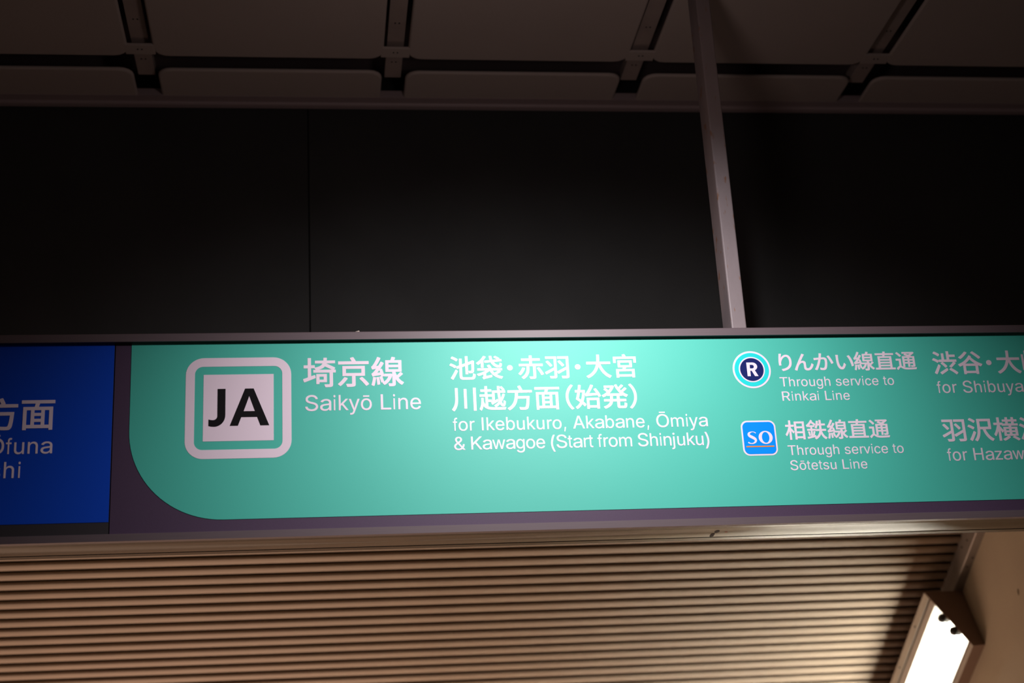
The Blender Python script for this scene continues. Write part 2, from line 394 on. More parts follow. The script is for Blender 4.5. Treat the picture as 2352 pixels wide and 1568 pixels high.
# ---- lettering outlines
# every loop is x, y, x, y ... in units of 1/1000 em
GL = {}
GL['埼'] = [[867, -75, 849, -84, 812, -92, 758, -95, 672, -95, 667, -91, 660, -68, 643, -25, 643, -5, 646, -1, 649, 1, 780, -1, 788, 2, 792, 6, 792, 372, 322, 373, 318, 377, 318, 381, 318, 463, 324, 467, 380, 467, 383, 470, 367, 497, 351, 517, 262, 517, 257, 515, 257, 266, 260, 264, 265, 266, 349, 299, 371, 299, 376, 291, 389, 229, 388, 205, 378, 198, 324, 175, 78, 73, 71, 71, 53, 71, 47, 75, 20, 148, 21, 170, 26, 176, 155, 223, 157, 225, 157, 513, 156, 516, 153, 517, 46, 517, 40, 519, 38, 525, 38, 609, 39, 613, 44, 615, 156, 616, 157, 840, 160, 846, 165, 848, 249, 848, 256, 844, 257, 618, 262, 615, 362, 615, 366, 609, 366, 545, 369, 541, 406, 548, 446, 559, 494, 577, 521, 591, 547, 610, 563, 625, 573, 638, 589, 666, 585, 669, 372, 670, 368, 673, 368, 677, 368, 756, 372, 761, 612, 762, 614, 766, 616, 781, 620, 847, 622, 851, 628, 853, 713, 853, 719, 851, 721, 847, 722, 815, 718, 775, 718, 765, 721, 762, 953, 762, 959, 759, 961, 754, 961, 677, 960, 673, 956, 670, 703, 668, 706, 664, 883, 577, 957, 536, 961, 531, 960, 507, 935, 476, 931, 468, 972, 467, 977, 465, 979, 461, 979, 381, 977, 375, 971, 373, 899, 373, 895, 370, 895, -19, 892, -35, 887, -52, 882, -60],
  [408, 10, 405, 16, 405, 322, 407, 327, 413, 330, 708, 330, 713, 328, 716, 322, 716, 73, 714, 68, 708, 65, 501, 65, 498, 61, 498, 15, 494, 9, 413, 8],
  [499, 150, 621, 150, 621, 243, 499, 243],
  [494, 468, 851, 468, 842, 476, 778, 511, 660, 571, 630, 539, 599, 516, 556, 493, 496, 470]]
GL['京'] = [[834, 573, 836, 568, 836, 261, 834, 255, 828, 253, 558, 252, 557, -18, 553, -41, 548, -56, 535, -71, 523, -79, 503, -86, 485, -90, 424, -96, 312, -96, 306, -94, 302, -88, 296, -64, 279, -23, 279, -2, 283, 4, 430, 3, 442, 5, 448, 9, 450, 18, 450, 250, 446, 253, 181, 253, 175, 255, 173, 261, 173, 568, 175, 573, 181, 576, 828, 576],
  [673, 179, 733, 218, 757, 218, 831, 143, 909, 54, 948, 4, 948, -18, 940, -25, 880, -66, 858, -66, 823, -17, 768, 50, 716, 109, 673, 154, 672, 159],
  [320, 189, 322, 186, 321, 164, 280, 107, 248, 68, 206, 20, 159, -27, 123, -59, 115, -63, 96, -63, 71, -38, 39, -13, 38, 5, 40, 11, 74, 40, 138, 104, 181, 157, 224, 218, 246, 218, 305, 197],
  [277, 479, 277, 354, 280, 349, 724, 349, 729, 352, 729, 477, 726, 481, 281, 481],
  [952, 634, 949, 630, 944, 628, 56, 628, 52, 630, 50, 634, 50, 723, 53, 728, 58, 729, 446, 730, 448, 732, 443, 743, 402, 811, 403, 834, 408, 840, 473, 861, 496, 861, 505, 854, 530, 814, 578, 730, 948, 729, 951, 725, 952, 721]]
GL['線'] = [[928, -48, 923, -51, 904, -50, 875, -30, 847, -8, 798, 43, 771, 77, 743, 121, 739, 123, 738, -21, 736, -37, 731, -55, 722, -68, 709, -79, 689, -88, 657, -93, 631, -95, 550, -95, 543, -92, 541, -89, 536, -66, 521, -25, 521, -3, 523, 0, 529, 3, 616, 1, 634, 3, 638, 6, 638, 243, 636, 241, 629, 218, 608, 166, 585, 122, 557, 80, 524, 40, 484, 1, 457, -20, 427, -39, 414, -45, 395, -45, 387, -37, 365, -9, 348, 9, 348, 32, 336, 30, 314, 30, 307, 36, 290, 107, 262, 197, 262, 216, 264, 221, 307, 236, 300, 268, 145, 244, 100, 235, 77, 226, 57, 226, 53, 229, 27, 300, 27, 322, 31, 326, 43, 330, 54, 338, 80, 363, 132, 428, 158, 463, 160, 468, 154, 469, 107, 462, 68, 451, 48, 452, 44, 456, 21, 523, 21, 543, 25, 548, 39, 557, 56, 573, 88, 620, 108, 652, 160, 750, 185, 806, 202, 850, 206, 855, 209, 856, 229, 856, 297, 827, 301, 822, 301, 802, 251, 698, 217, 638, 174, 570, 174, 566, 222, 569, 229, 572, 254, 613, 300, 698, 304, 702, 329, 702, 384, 670, 393, 663, 394, 641, 392, 636, 338, 545, 289, 470, 291, 468, 320, 474, 338, 474, 343, 470, 377, 363, 392, 306, 398, 272, 400, 269, 401, 306, 403, 309, 407, 312, 563, 312, 570, 314, 598, 314, 634, 302, 638, 304, 639, 363, 636, 367, 447, 367, 443, 368, 439, 372, 439, 740, 441, 746, 447, 748, 593, 748, 602, 770, 615, 807, 627, 850, 632, 855, 654, 855, 731, 839, 736, 834, 736, 807, 710, 752, 709, 749, 711, 748, 914, 748, 921, 745, 923, 740, 922, 372, 918, 368, 914, 367, 743, 367, 739, 366, 739, 359, 755, 307, 777, 260, 791, 271, 836, 315, 873, 358, 895, 358, 900, 356, 954, 311, 955, 291, 953, 288, 900, 239, 829, 180, 826, 175, 851, 140, 902, 87, 941, 57, 973, 38, 977, 34, 977, 13, 953, -14],
  [156, 201, 160, 195, 160, 177, 147, 93, 127, -5, 109, -69, 102, -76, 82, -76, 48, -62, 27, -55, 21, -48, 21, -30, 36, 18, 49, 73, 62, 145, 69, 207, 75, 212, 93, 212],
  [197, -42, 191, -37, 189, -28, 188, 4, 185, 47, 176, 125, 167, 179, 167, 197, 170, 201, 177, 205, 222, 212, 247, 212, 250, 210, 253, 206, 265, 125, 274, 45, 278, -25, 275, -29, 272, -31, 214, -42],
  [520, 220, 407, 221, 402, 225, 400, 236, 389, 230, 349, 218, 385, 102, 390, 77, 391, 60, 411, 73, 455, 115, 477, 143, 499, 175, 520, 216],
  [200, 350, 211, 349, 279, 359, 280, 363, 276, 377, 259, 425, 254, 420],
  [822, 513, 818, 515, 539, 515, 537, 511, 537, 457, 541, 455, 820, 455, 823, 459],
  [822, 657, 818, 660, 539, 660, 537, 656, 537, 604, 541, 601, 820, 601, 823, 606]]
GL['池'] = [[26, 510, 68, 567, 71, 568, 93, 568, 177, 529, 212, 509, 257, 481, 273, 468, 274, 448, 276, 446, 378, 486, 381, 491, 381, 748, 383, 753, 387, 756, 477, 756, 480, 755, 484, 752, 486, 528, 600, 571, 603, 577, 603, 848, 607, 852, 611, 852, 700, 852, 704, 848, 704, 844, 705, 613, 836, 662, 857, 679, 884, 679, 925, 663, 936, 655, 936, 634, 933, 621, 929, 353, 924, 273, 916, 234, 906, 209, 893, 193, 882, 185, 857, 174, 821, 169, 796, 168, 789, 167, 741, 167, 734, 169, 730, 173, 722, 214, 712, 241, 712, 260, 713, 264, 719, 267, 798, 265, 814, 272, 822, 291, 826, 318, 828, 377, 829, 384, 829, 446, 831, 455, 830, 545, 807, 538, 705, 496, 704, 137, 704, 134, 700, 130, 611, 129, 607, 130, 603, 134, 602, 457, 487, 413, 485, 407, 485, 62, 487, 48, 492, 34, 502, 24, 514, 19, 536, 15, 823, 15, 843, 23, 850, 27, 857, 37, 866, 59, 872, 85, 878, 152, 884, 159, 903, 159, 941, 140, 973, 130, 977, 125, 977, 102, 972, 55, 967, 27, 956, -11, 947, -29, 940, -40, 918, -61, 894, -74, 862, -81, 836, -83, 521, -83, 469, -78, 439, -68, 418, -55, 399, -32, 389, -7, 383, 25, 383, 53, 381, 60, 380, 370, 316, 346, 294, 346, 289, 353, 261, 422, 259, 421, 231, 382, 207, 381, 134, 431, 93, 454, 31, 484, 26, 491],
  [266, 320, 324, 271, 326, 268, 325, 246, 236, 71, 154, -73, 148, -78, 125, -77, 61, -29, 60, -25, 60, -4, 104, 66, 154, 152, 193, 223, 240, 316, 246, 320],
  [80, 785, 121, 842, 125, 843, 146, 843, 219, 809, 253, 791, 318, 752, 334, 737, 334, 716, 291, 652, 287, 651, 266, 651, 239, 672, 175, 713, 143, 731, 85, 759, 79, 766]]
GL['袋'] = [[979, 5, 964, -11, 942, -42, 932, -60, 927, -64, 907, -64, 843, -46, 766, -16, 703, 18, 655, 53, 608, 94, 555, 154, 521, 205, 498, 248, 495, 251, 452, 218, 414, 193, 361, 162, 360, 55, 362, 53, 377, 56, 557, 96, 577, 96, 580, 95, 583, 90, 583, 58, 587, 31, 586, 9, 580, 4, 337, -56, 293, -70, 273, -80, 252, -80, 246, -74, 238, -47, 223, -19, 222, 1, 226, 8, 245, 19, 256, 33, 260, 51, 259, 112, 186, 84, 109, 59, 95, 56, 71, 56, 65, 60, 45, 89, 23, 115, 22, 135, 27, 141, 109, 163, 177, 186, 221, 204, 309, 245, 337, 261, 340, 265, 45, 267, 41, 271, 40, 274, 41, 356, 45, 360, 48, 361, 459, 361, 461, 363, 443, 394, 405, 449, 404, 469, 409, 475, 475, 500, 495, 500, 503, 492, 536, 450, 557, 417, 570, 392, 570, 371, 564, 363, 564, 361, 957, 360, 961, 356, 962, 353, 962, 274, 960, 269, 953, 266, 871, 265, 873, 262, 911, 234, 912, 215, 910, 210, 852, 170, 816, 149, 760, 119, 756, 115, 786, 97, 818, 81, 864, 61, 920, 43, 975, 30, 979, 24],
  [806, 265, 612, 266, 609, 266, 608, 263, 621, 242, 645, 210, 670, 183, 675, 181, 746, 224, 800, 259],
  [370, 829, 372, 824, 372, 806, 368, 796, 341, 754, 312, 715, 286, 682, 283, 676, 282, 385, 278, 381, 275, 380, 186, 381, 182, 385, 181, 388, 180, 569, 174, 567, 141, 538, 95, 502, 89, 500, 71, 500, 12, 556, 10, 560, 10, 580, 15, 585, 50, 608, 89, 638, 125, 668, 161, 702, 188, 731, 223, 774, 278, 853, 303, 853],
  [308, 662, 310, 665, 314, 668, 505, 684, 511, 687, 497, 747, 488, 813, 488, 847, 491, 852, 495, 854, 582, 854, 588, 851, 592, 838, 596, 799, 603, 760, 617, 708, 623, 696, 778, 709, 779, 712, 777, 713, 757, 728, 668, 783, 662, 788, 662, 808, 668, 816, 709, 848, 732, 848, 764, 832, 820, 800, 875, 761, 881, 753, 881, 733, 869, 721, 870, 718, 882, 718, 911, 722, 943, 721, 946, 720, 951, 712, 958, 655, 958, 637, 953, 631, 937, 629, 671, 605, 668, 603, 673, 594, 697, 562, 723, 536, 744, 519, 778, 499, 800, 490, 828, 482, 848, 482, 859, 488, 865, 497, 872, 522, 878, 571, 884, 575, 905, 575, 925, 561, 946, 551, 961, 546, 966, 540, 965, 506, 954, 451, 943, 426, 933, 410, 916, 395, 898, 386, 864, 381, 830, 381, 791, 384, 748, 395, 712, 411, 691, 424, 669, 438, 640, 463, 598, 509, 567, 555, 546, 592, 532, 593, 352, 575, 320, 576, 316, 580, 313, 594, 308, 637]]
GL['赤'] = [[200, -93, 176, -64, 143, -34, 142, -12, 149, -5, 207, 37, 249, 79, 284, 129, 311, 183, 327, 233, 336, 283, 342, 347, 342, 415, 337, 417, 62, 418, 58, 422, 58, 425, 58, 515, 62, 519, 66, 519, 444, 519, 447, 524, 447, 629, 446, 633, 443, 633, 155, 634, 151, 638, 151, 642, 151, 725, 153, 731, 159, 733, 444, 734, 447, 738, 447, 847, 450, 851, 455, 853, 548, 853, 554, 850, 556, 845, 556, 738, 559, 734, 846, 733, 852, 732, 854, 725, 854, 642, 854, 638, 850, 634, 561, 633, 556, 631, 556, 524, 559, 519, 941, 519, 946, 517, 949, 513, 949, 425, 948, 422, 944, 418, 686, 416, 685, -8, 681, -35, 671, -55, 655, -72, 643, -79, 628, -84, 600, -90, 552, -93, 468, -93, 464, -93, 460, -89, 450, -55, 433, -16, 433, 4, 436, 8, 441, 10, 528, 8, 536, 10, 566, 10, 573, 13, 576, 17, 578, 27, 578, 413, 577, 416, 573, 417, 452, 417, 448, 416, 447, 413, 447, 318, 443, 268, 431, 192, 413, 133, 384, 72, 342, 11, 284, -47, 225, -91, 219, -93],
  [723, 348, 787, 374, 811, 374, 816, 371, 856, 317, 891, 263, 940, 183, 961, 142, 972, 117, 972, 93, 969, 89, 898, 57, 878, 57, 874, 59, 834, 142, 809, 186, 770, 250, 721, 322, 720, 343],
  [277, 353, 281, 347, 281, 324, 256, 268, 231, 222, 190, 158, 168, 128, 147, 104, 111, 68, 107, 66, 87, 66, 70, 81, 28, 109, 26, 113, 26, 133, 56, 163, 76, 186, 95, 211, 120, 249, 152, 306, 176, 363, 181, 370, 186, 373, 203, 373]]
GL['羽'] = [[502, 802, 914, 803, 918, 802, 922, 798, 922, -7, 917, -32, 909, -47, 892, -64, 875, -74, 838, -83, 804, -86, 773, -87, 766, -88, 661, -88, 657, -84, 642, -34, 630, -5, 630, 13, 632, 17, 636, 19, 782, 17, 804, 19, 815, 23, 819, 36, 818, 264, 807, 259, 539, 105, 516, 105, 512, 107, 475, 173, 474, 193, 481, 201, 582, 253, 788, 364, 816, 380, 819, 386, 818, 700, 502, 702, 498, 705, 498, 709, 498, 795, 498, 798],
  [56, 802, 459, 803, 463, 802, 467, 798, 467, -2, 463, -25, 452, -48, 431, -68, 418, -74, 388, -81, 356, -85, 323, -85, 314, -87, 222, -86, 216, -80, 204, -39, 189, -5, 189, 13, 190, 16, 195, 19, 331, 17, 352, 19, 361, 23, 365, 38, 364, 243, 350, 236, 195, 148, 79, 85, 57, 85, 53, 88, 21, 154, 21, 175, 25, 181, 89, 212, 248, 296, 359, 357, 364, 361, 365, 364, 364, 700, 56, 702, 52, 705, 51, 709, 51, 795, 52, 798],
  [66, 593, 73, 601, 125, 631, 151, 630, 174, 607, 239, 534, 297, 460, 303, 448, 302, 428, 295, 421, 241, 385, 216, 386, 144, 480, 66, 571],
  [511, 602, 572, 640, 594, 639, 669, 559, 736, 479, 749, 461, 748, 437, 688, 391, 664, 391, 657, 398, 629, 438, 594, 482, 513, 575, 510, 580]]
GL['大'] = [[30, -28, 29, -7, 31, -3, 119, 42, 191, 93, 252, 148, 301, 208, 341, 271, 371, 334, 401, 418, 411, 459, 410, 461, 406, 461, 53, 462, 49, 466, 48, 469, 49, 562, 53, 566, 56, 567, 431, 568, 434, 578, 441, 646, 443, 701, 445, 709, 445, 760, 447, 769, 447, 846, 447, 850, 451, 854, 547, 854, 551, 854, 555, 850, 556, 739, 554, 730, 554, 693, 544, 568, 947, 567, 951, 566, 955, 562, 956, 469, 955, 466, 951, 462, 592, 461, 588, 459, 606, 407, 643, 325, 679, 262, 731, 189, 785, 129, 834, 85, 897, 42, 967, 7, 971, 3, 971, -20, 950, -41, 919, -85, 912, -92, 890, -92, 822, -54, 758, -8, 695, 50, 644, 108, 593, 180, 545, 268, 503, 362, 468, 268, 434, 200, 405, 155, 387, 128, 339, 71, 272, 8, 196, -47, 110, -92, 92, -92, 89, -90, 54, -49]]
GL['宮'] = [[855, -85, 849, -88, 754, -87, 750, -81, 750, -53, 745, -50, 263, -50, 259, -53, 259, -85, 254, -91, 163, -91, 157, -89, 155, -83, 156, 254, 160, 258, 163, 259, 394, 259, 398, 261, 419, 317, 415, 319, 236, 319, 229, 323, 228, 597, 231, 603, 236, 605, 765, 605, 771, 602, 773, 597, 772, 323, 765, 319, 547, 319, 543, 317, 516, 261, 517, 259, 520, 259, 849, 259, 855, 256, 857, 251, 857, -80],
  [750, 161, 745, 164, 261, 164, 259, 160, 259, 47, 263, 44, 747, 45, 750, 49],
  [327, 511, 327, 415, 329, 411, 665, 410, 669, 413, 669, 510, 667, 514, 331, 514],
  [935, 508, 931, 504, 928, 503, 840, 503, 833, 507, 832, 656, 829, 660, 174, 660, 170, 660, 169, 656, 169, 507, 161, 503, 72, 504, 68, 508, 68, 511, 68, 754, 72, 758, 76, 759, 435, 759, 437, 761, 435, 765, 411, 811, 411, 835, 415, 839, 426, 842, 492, 860, 510, 860, 517, 853, 540, 811, 565, 761, 569, 759, 931, 758, 935, 754, 936, 751]]
GL['川'] = [[243, 799, 248, 797, 249, 791, 249, 349, 248, 341, 246, 284, 240, 233, 228, 158, 206, 79, 183, 22, 153, -34, 103, -100, 99, -102, 81, -102, 50, -74, 16, -48, 14, -44, 14, -26, 54, 29, 85, 84, 108, 143, 124, 204, 135, 266, 140, 318, 142, 374, 144, 381, 144, 793, 147, 798, 150, 799],
  [806, 803, 899, 803, 902, 801, 905, 797, 905, -85, 903, -91, 899, -93, 806, -93, 802, -92, 800, -87, 799, 795, 801, 800],
  [468, 758, 561, 758, 565, 756, 567, 752, 567, 2, 565, -3, 561, -6, 468, -6, 465, -4, 462, 0, 462, 750, 464, 756]]
GL['越'] = [[14, -46, 12, -42, 12, -21, 36, 27, 54, 77, 67, 126, 74, 167, 85, 263, 85, 286, 87, 294, 87, 394, 89, 400, 95, 402, 132, 402, 139, 400, 163, 400, 173, 397, 177, 394, 178, 258, 196, 211, 212, 179, 232, 148, 236, 146, 237, 149, 236, 440, 38, 441, 31, 444, 30, 449, 30, 529, 34, 535, 220, 536, 221, 633, 216, 635, 72, 636, 68, 640, 67, 644, 67, 722, 69, 727, 75, 730, 220, 731, 221, 847, 222, 852, 229, 855, 314, 855, 318, 851, 319, 847, 320, 731, 463, 730, 467, 727, 469, 722, 469, 642, 464, 636, 320, 635, 320, 536, 484, 535, 486, 536, 487, 540, 487, 672, 491, 679, 679, 681, 680, 710, 678, 717, 678, 770, 676, 779, 676, 847, 679, 853, 684, 855, 768, 855, 772, 849, 775, 814, 788, 823, 830, 844, 850, 844, 854, 843, 910, 779, 952, 726, 952, 701, 947, 695, 927, 683, 926, 681, 968, 680, 974, 676, 974, 594, 972, 589, 966, 587, 782, 586, 781, 576, 787, 513, 799, 406, 802, 394, 804, 392, 813, 408, 840, 470, 864, 544, 868, 550, 872, 551, 895, 551, 945, 539, 952, 533, 952, 508, 931, 442, 911, 392, 868, 302, 834, 245, 833, 242, 852, 192, 868, 164, 875, 157, 879, 157, 884, 170, 890, 201, 896, 290, 897, 294, 902, 296, 922, 296, 947, 275, 975, 260, 978, 256, 978, 236, 974, 195, 969, 158, 961, 124, 950, 95, 938, 77, 923, 65, 907, 57, 895, 55, 855, 55, 830, 63, 810, 77, 785, 106, 764, 144, 761, 147, 697, 84, 654, 51, 630, 35, 630, 33, 979, 33, 983, 27, 983, 8, 966, -26, 953, -64, 948, -68, 945, -68, 516, -68, 509, -66, 450, -64, 391, -57, 350, -50, 304, -35, 250, -10, 206, 22, 176, 54, 155, 80, 145, 38, 129, -10, 115, -44, 89, -89, 86, -91, 66, -91, 41, -65],
  [682, 587, 588, 587, 583, 585, 583, 304, 585, 301, 589, 302, 668, 346, 693, 346, 697, 342, 703, 313, 713, 288, 713, 264, 705, 257, 555, 169, 530, 153, 498, 128, 479, 128, 474, 131, 461, 163, 443, 197, 443, 219, 461, 233, 461, 235, 334, 235, 333, 72, 336, 67, 379, 52, 445, 39, 545, 32, 592, 33, 592, 36, 572, 61, 550, 85, 550, 106, 561, 115, 601, 140, 645, 175, 667, 195, 694, 224, 726, 265, 714, 324, 701, 406, 690, 506, 687, 572, 685, 585],
  [477, 252, 483, 263, 487, 283, 486, 441, 334, 440, 334, 333, 470, 331, 474, 326, 474, 256, 475, 251],
  [775, 790, 774, 719, 777, 681, 861, 681, 856, 692, 827, 730, 785, 781]]
GL['方'] = [[88, -94, 71, -70, 34, -35, 34, -11, 40, -6, 122, 46, 164, 85, 192, 115, 238, 185, 272, 260, 298, 349, 314, 442, 323, 531, 325, 576, 324, 580, 320, 580, 58, 581, 54, 585, 53, 589, 53, 672, 56, 679, 61, 680, 483, 681, 484, 683, 481, 692, 465, 730, 427, 805, 426, 826, 430, 831, 436, 835, 500, 860, 518, 861, 522, 860, 528, 855, 549, 817, 594, 724, 600, 706, 599, 690, 594, 683, 595, 681, 942, 680, 948, 678, 950, 672, 950, 589, 948, 583, 943, 581, 442, 580, 437, 578, 432, 492, 427, 451, 429, 449, 845, 448, 849, 448, 853, 444, 851, 399, 848, 376, 835, 212, 817, 80, 808, 37, 796, -3, 784, -26, 773, -42, 754, -61, 738, -71, 720, -78, 683, -84, 586, -86, 579, -84, 536, -84, 493, -80, 489, -78, 486, -72, 481, -49, 476, -33, 460, -1, 461, 17, 467, 21, 490, 21, 554, 16, 592, 16, 599, 14, 650, 15, 667, 18, 677, 24, 686, 34, 696, 53, 704, 80, 716, 130, 723, 172, 737, 305, 739, 328, 738, 346, 415, 346, 411, 344, 396, 274, 381, 226, 356, 162, 324, 101, 288, 49, 258, 15, 228, -15, 178, -56, 113, -96, 92, -96]]
GL['面'] = [[94, -93, 90, -86, 91, 585, 95, 589, 98, 590, 400, 590, 404, 594, 424, 683, 423, 687, 420, 688, 48, 688, 44, 692, 44, 696, 44, 780, 46, 785, 52, 788, 952, 788, 957, 786, 960, 780, 960, 696, 959, 692, 955, 688, 548, 688, 545, 686, 542, 680, 516, 592, 520, 590, 902, 590, 905, 589, 909, 585, 910, -86, 908, -92, 902, -94, 811, -94, 806, -88, 806, -43, 802, -41, 195, -41, 190, -43, 190, -88, 186, -94],
  [193, 491, 190, 487, 190, 60, 195, 57, 304, 58, 306, 62, 306, 489, 302, 491],
  [404, 58, 586, 58, 586, 144, 404, 144],
  [687, 491, 685, 487, 685, 60, 689, 57, 804, 58, 806, 62, 806, 489, 802, 491],
  [403, 317, 403, 241, 405, 236, 582, 236, 586, 239, 587, 316, 584, 320, 407, 320],
  [403, 489, 403, 414, 405, 409, 582, 409, 586, 412, 587, 487, 584, 491, 407, 491]]
GL['始'] = [[917, 339, 919, 333, 919, -84, 916, -91, 911, -93, 823, -92, 819, -86, 819, -54, 816, -50, 550, -50, 545, -52, 545, -88, 541, -94, 455, -94, 449, -92, 447, -86, 447, 333, 450, 340, 455, 341, 911, 341],
  [74, -90, 48, -54, 28, -31, 28, -8, 34, -2, 64, 17, 87, 34, 127, 73, 166, 123, 182, 148, 193, 169, 191, 173, 134, 219, 51, 282, 51, 305, 82, 412, 113, 548, 111, 550, 37, 550, 31, 553, 29, 558, 29, 642, 31, 646, 36, 648, 134, 650, 147, 721, 164, 846, 169, 850, 198, 850, 248, 847, 257, 844, 261, 841, 261, 810, 236, 649, 319, 649, 328, 650, 364, 650, 396, 645, 402, 641, 402, 601, 399, 555, 392, 499, 392, 496, 394, 495, 406, 499, 427, 519, 459, 562, 486, 603, 520, 660, 565, 744, 613, 851, 619, 856, 637, 856, 715, 833, 718, 828, 719, 810, 715, 798, 645, 662, 602, 589, 557, 519, 556, 516, 573, 515, 578, 516, 802, 529, 807, 531, 808, 533, 804, 541, 786, 569, 726, 655, 726, 673, 726, 676, 730, 680, 784, 707, 791, 709, 811, 709, 828, 688, 865, 637, 913, 562, 932, 528, 954, 489, 981, 432, 983, 423, 982, 403, 978, 399, 916, 367, 894, 367, 889, 374, 863, 433, 861, 436, 855, 436, 550, 411, 475, 402, 441, 393, 421, 393, 414, 399, 397, 453, 389, 467, 376, 387, 363, 326, 347, 266, 324, 199, 326, 196, 395, 128, 423, 95, 424, 73, 422, 67, 377, 9, 373, 8, 355, 8, 347, 14, 304, 66, 275, 93, 245, 48, 220, 16, 164, -42, 127, -72, 100, -90],
  [818, 244, 546, 244, 546, 46, 818, 46],
  [298, 549, 216, 549, 190, 432, 164, 330, 167, 324, 237, 272, 241, 274, 256, 319, 277, 407, 290, 476, 299, 544]]
GL['発'] = [[116, -97, 91, -64, 67, -38, 67, -14, 71, -11, 121, 8, 173, 33, 223, 67, 254, 96, 267, 112, 287, 143, 302, 177, 298, 179, 91, 180, 87, 184, 86, 187, 87, 273, 91, 277, 94, 277, 317, 278, 318, 396, 314, 399, 217, 399, 212, 403, 211, 416, 208, 418, 157, 385, 107, 358, 87, 349, 66, 349, 61, 352, 33, 391, 15, 409, 15, 430, 23, 436, 75, 460, 126, 490, 175, 525, 203, 547, 206, 552, 178, 579, 100, 643, 99, 646, 99, 666, 103, 672, 148, 709, 173, 709, 246, 652, 276, 626, 280, 625, 312, 664, 345, 714, 344, 716, 341, 717, 116, 717, 112, 721, 111, 725, 111, 803, 113, 809, 119, 811, 401, 811, 416, 815, 433, 815, 480, 793, 487, 788, 487, 761, 470, 718, 450, 678, 432, 648, 407, 610, 375, 569, 352, 543, 312, 502, 312, 499, 316, 499, 694, 499, 693, 503, 658, 541, 621, 587, 594, 625, 562, 677, 537, 723, 508, 786, 501, 805, 501, 827, 507, 832, 564, 850, 589, 850, 596, 841, 613, 800, 631, 764, 642, 744, 648, 739, 679, 766, 755, 843, 775, 843, 780, 841, 834, 803, 838, 798, 838, 780, 836, 777, 778, 722, 703, 661, 701, 657, 729, 623, 742, 611, 757, 620, 812, 669, 873, 729, 896, 729, 948, 692, 954, 684, 954, 666, 952, 662, 900, 613, 819, 549, 814, 543, 860, 507, 907, 478, 957, 453, 982, 443, 986, 437, 986, 419, 956, 386, 934, 355, 928, 351, 907, 351, 901, 353, 850, 380, 792, 417, 790, 416, 789, 403, 783, 399, 675, 398, 675, 278, 908, 277, 913, 271, 913, 187, 911, 182, 905, 179, 675, 178, 674, 28, 678, 18, 681, 14, 701, 10, 801, 10, 816, 12, 823, 15, 830, 28, 836, 55, 840, 94, 840, 130, 846, 135, 869, 134, 896, 119, 933, 106, 938, 100, 934, 39, 929, 3, 921, -25, 907, -54, 896, -67, 883, -76, 873, -81, 848, -87, 653, -87, 626, -83, 607, -76, 591, -64, 580, -48, 572, -29, 568, -6, 567, 178, 419, 179, 416, 178, 413, 175, 407, 144, 393, 103, 373, 66, 345, 28, 305, -10, 258, -43, 201, -74, 139, -99, 119, -99],
  [423, 398, 423, 278, 567, 278, 567, 398]]
GL['り'] = [[359, -64, 311, 8, 311, 34, 316, 37, 390, 50, 463, 72, 475, 77, 531, 102, 585, 138, 612, 165, 631, 187, 665, 244, 685, 306, 689, 321, 694, 379, 694, 437, 687, 487, 674, 537, 656, 578, 635, 608, 609, 632, 579, 646, 550, 650, 516, 644, 468, 619, 426, 583, 391, 540, 366, 501, 343, 454, 321, 394, 312, 344, 309, 303, 310, 274, 314, 249, 313, 220, 309, 217, 300, 214, 231, 209, 215, 209, 211, 211, 209, 213, 207, 226, 200, 299, 199, 326, 198, 333, 198, 429, 209, 563, 219, 653, 232, 735, 235, 792, 238, 801, 243, 805, 311, 805, 318, 804, 347, 803, 353, 799, 353, 776, 337, 712, 321, 621, 320, 603, 325, 607, 350, 640, 384, 677, 424, 708, 454, 726, 474, 735, 515, 748, 545, 752, 581, 752, 624, 746, 666, 728, 702, 702, 724, 678, 742, 656, 769, 608, 790, 546, 803, 474, 807, 383, 799, 294, 776, 204, 737, 131, 685, 71, 622, 22, 554, -14, 468, -44, 383, -64]]
GL['ん'] = [[63, -18, 62, 4, 96, 90, 178, 268, 282, 475, 422, 738, 444, 788, 448, 792, 472, 792, 557, 756, 562, 750, 562, 733, 525, 675, 480, 600, 380, 420, 382, 419, 404, 428, 423, 433, 448, 437, 497, 437, 511, 435, 532, 429, 554, 419, 566, 408, 586, 387, 597, 365, 604, 340, 608, 309, 610, 140, 614, 109, 618, 99, 626, 84, 641, 71, 657, 64, 682, 62, 705, 66, 722, 73, 743, 84, 766, 103, 798, 141, 818, 174, 843, 227, 858, 268, 866, 299, 870, 303, 893, 303, 961, 247, 962, 227, 958, 215, 940, 166, 911, 108, 892, 75, 876, 54, 859, 33, 825, 1, 813, -9, 775, -30, 727, -46, 688, -51, 638, -51, 618, -49, 586, -39, 563, -27, 539, -5, 525, 15, 516, 33, 509, 56, 505, 86, 505, 134, 503, 143, 503, 261, 499, 290, 488, 313, 473, 326, 463, 331, 447, 335, 422, 331, 400, 324, 386, 317, 363, 303, 345, 289, 315, 259, 280, 211, 255, 165, 228, 102, 203, 36, 177, -46, 174, -50, 170, -52, 150, -52, 68, -23]]
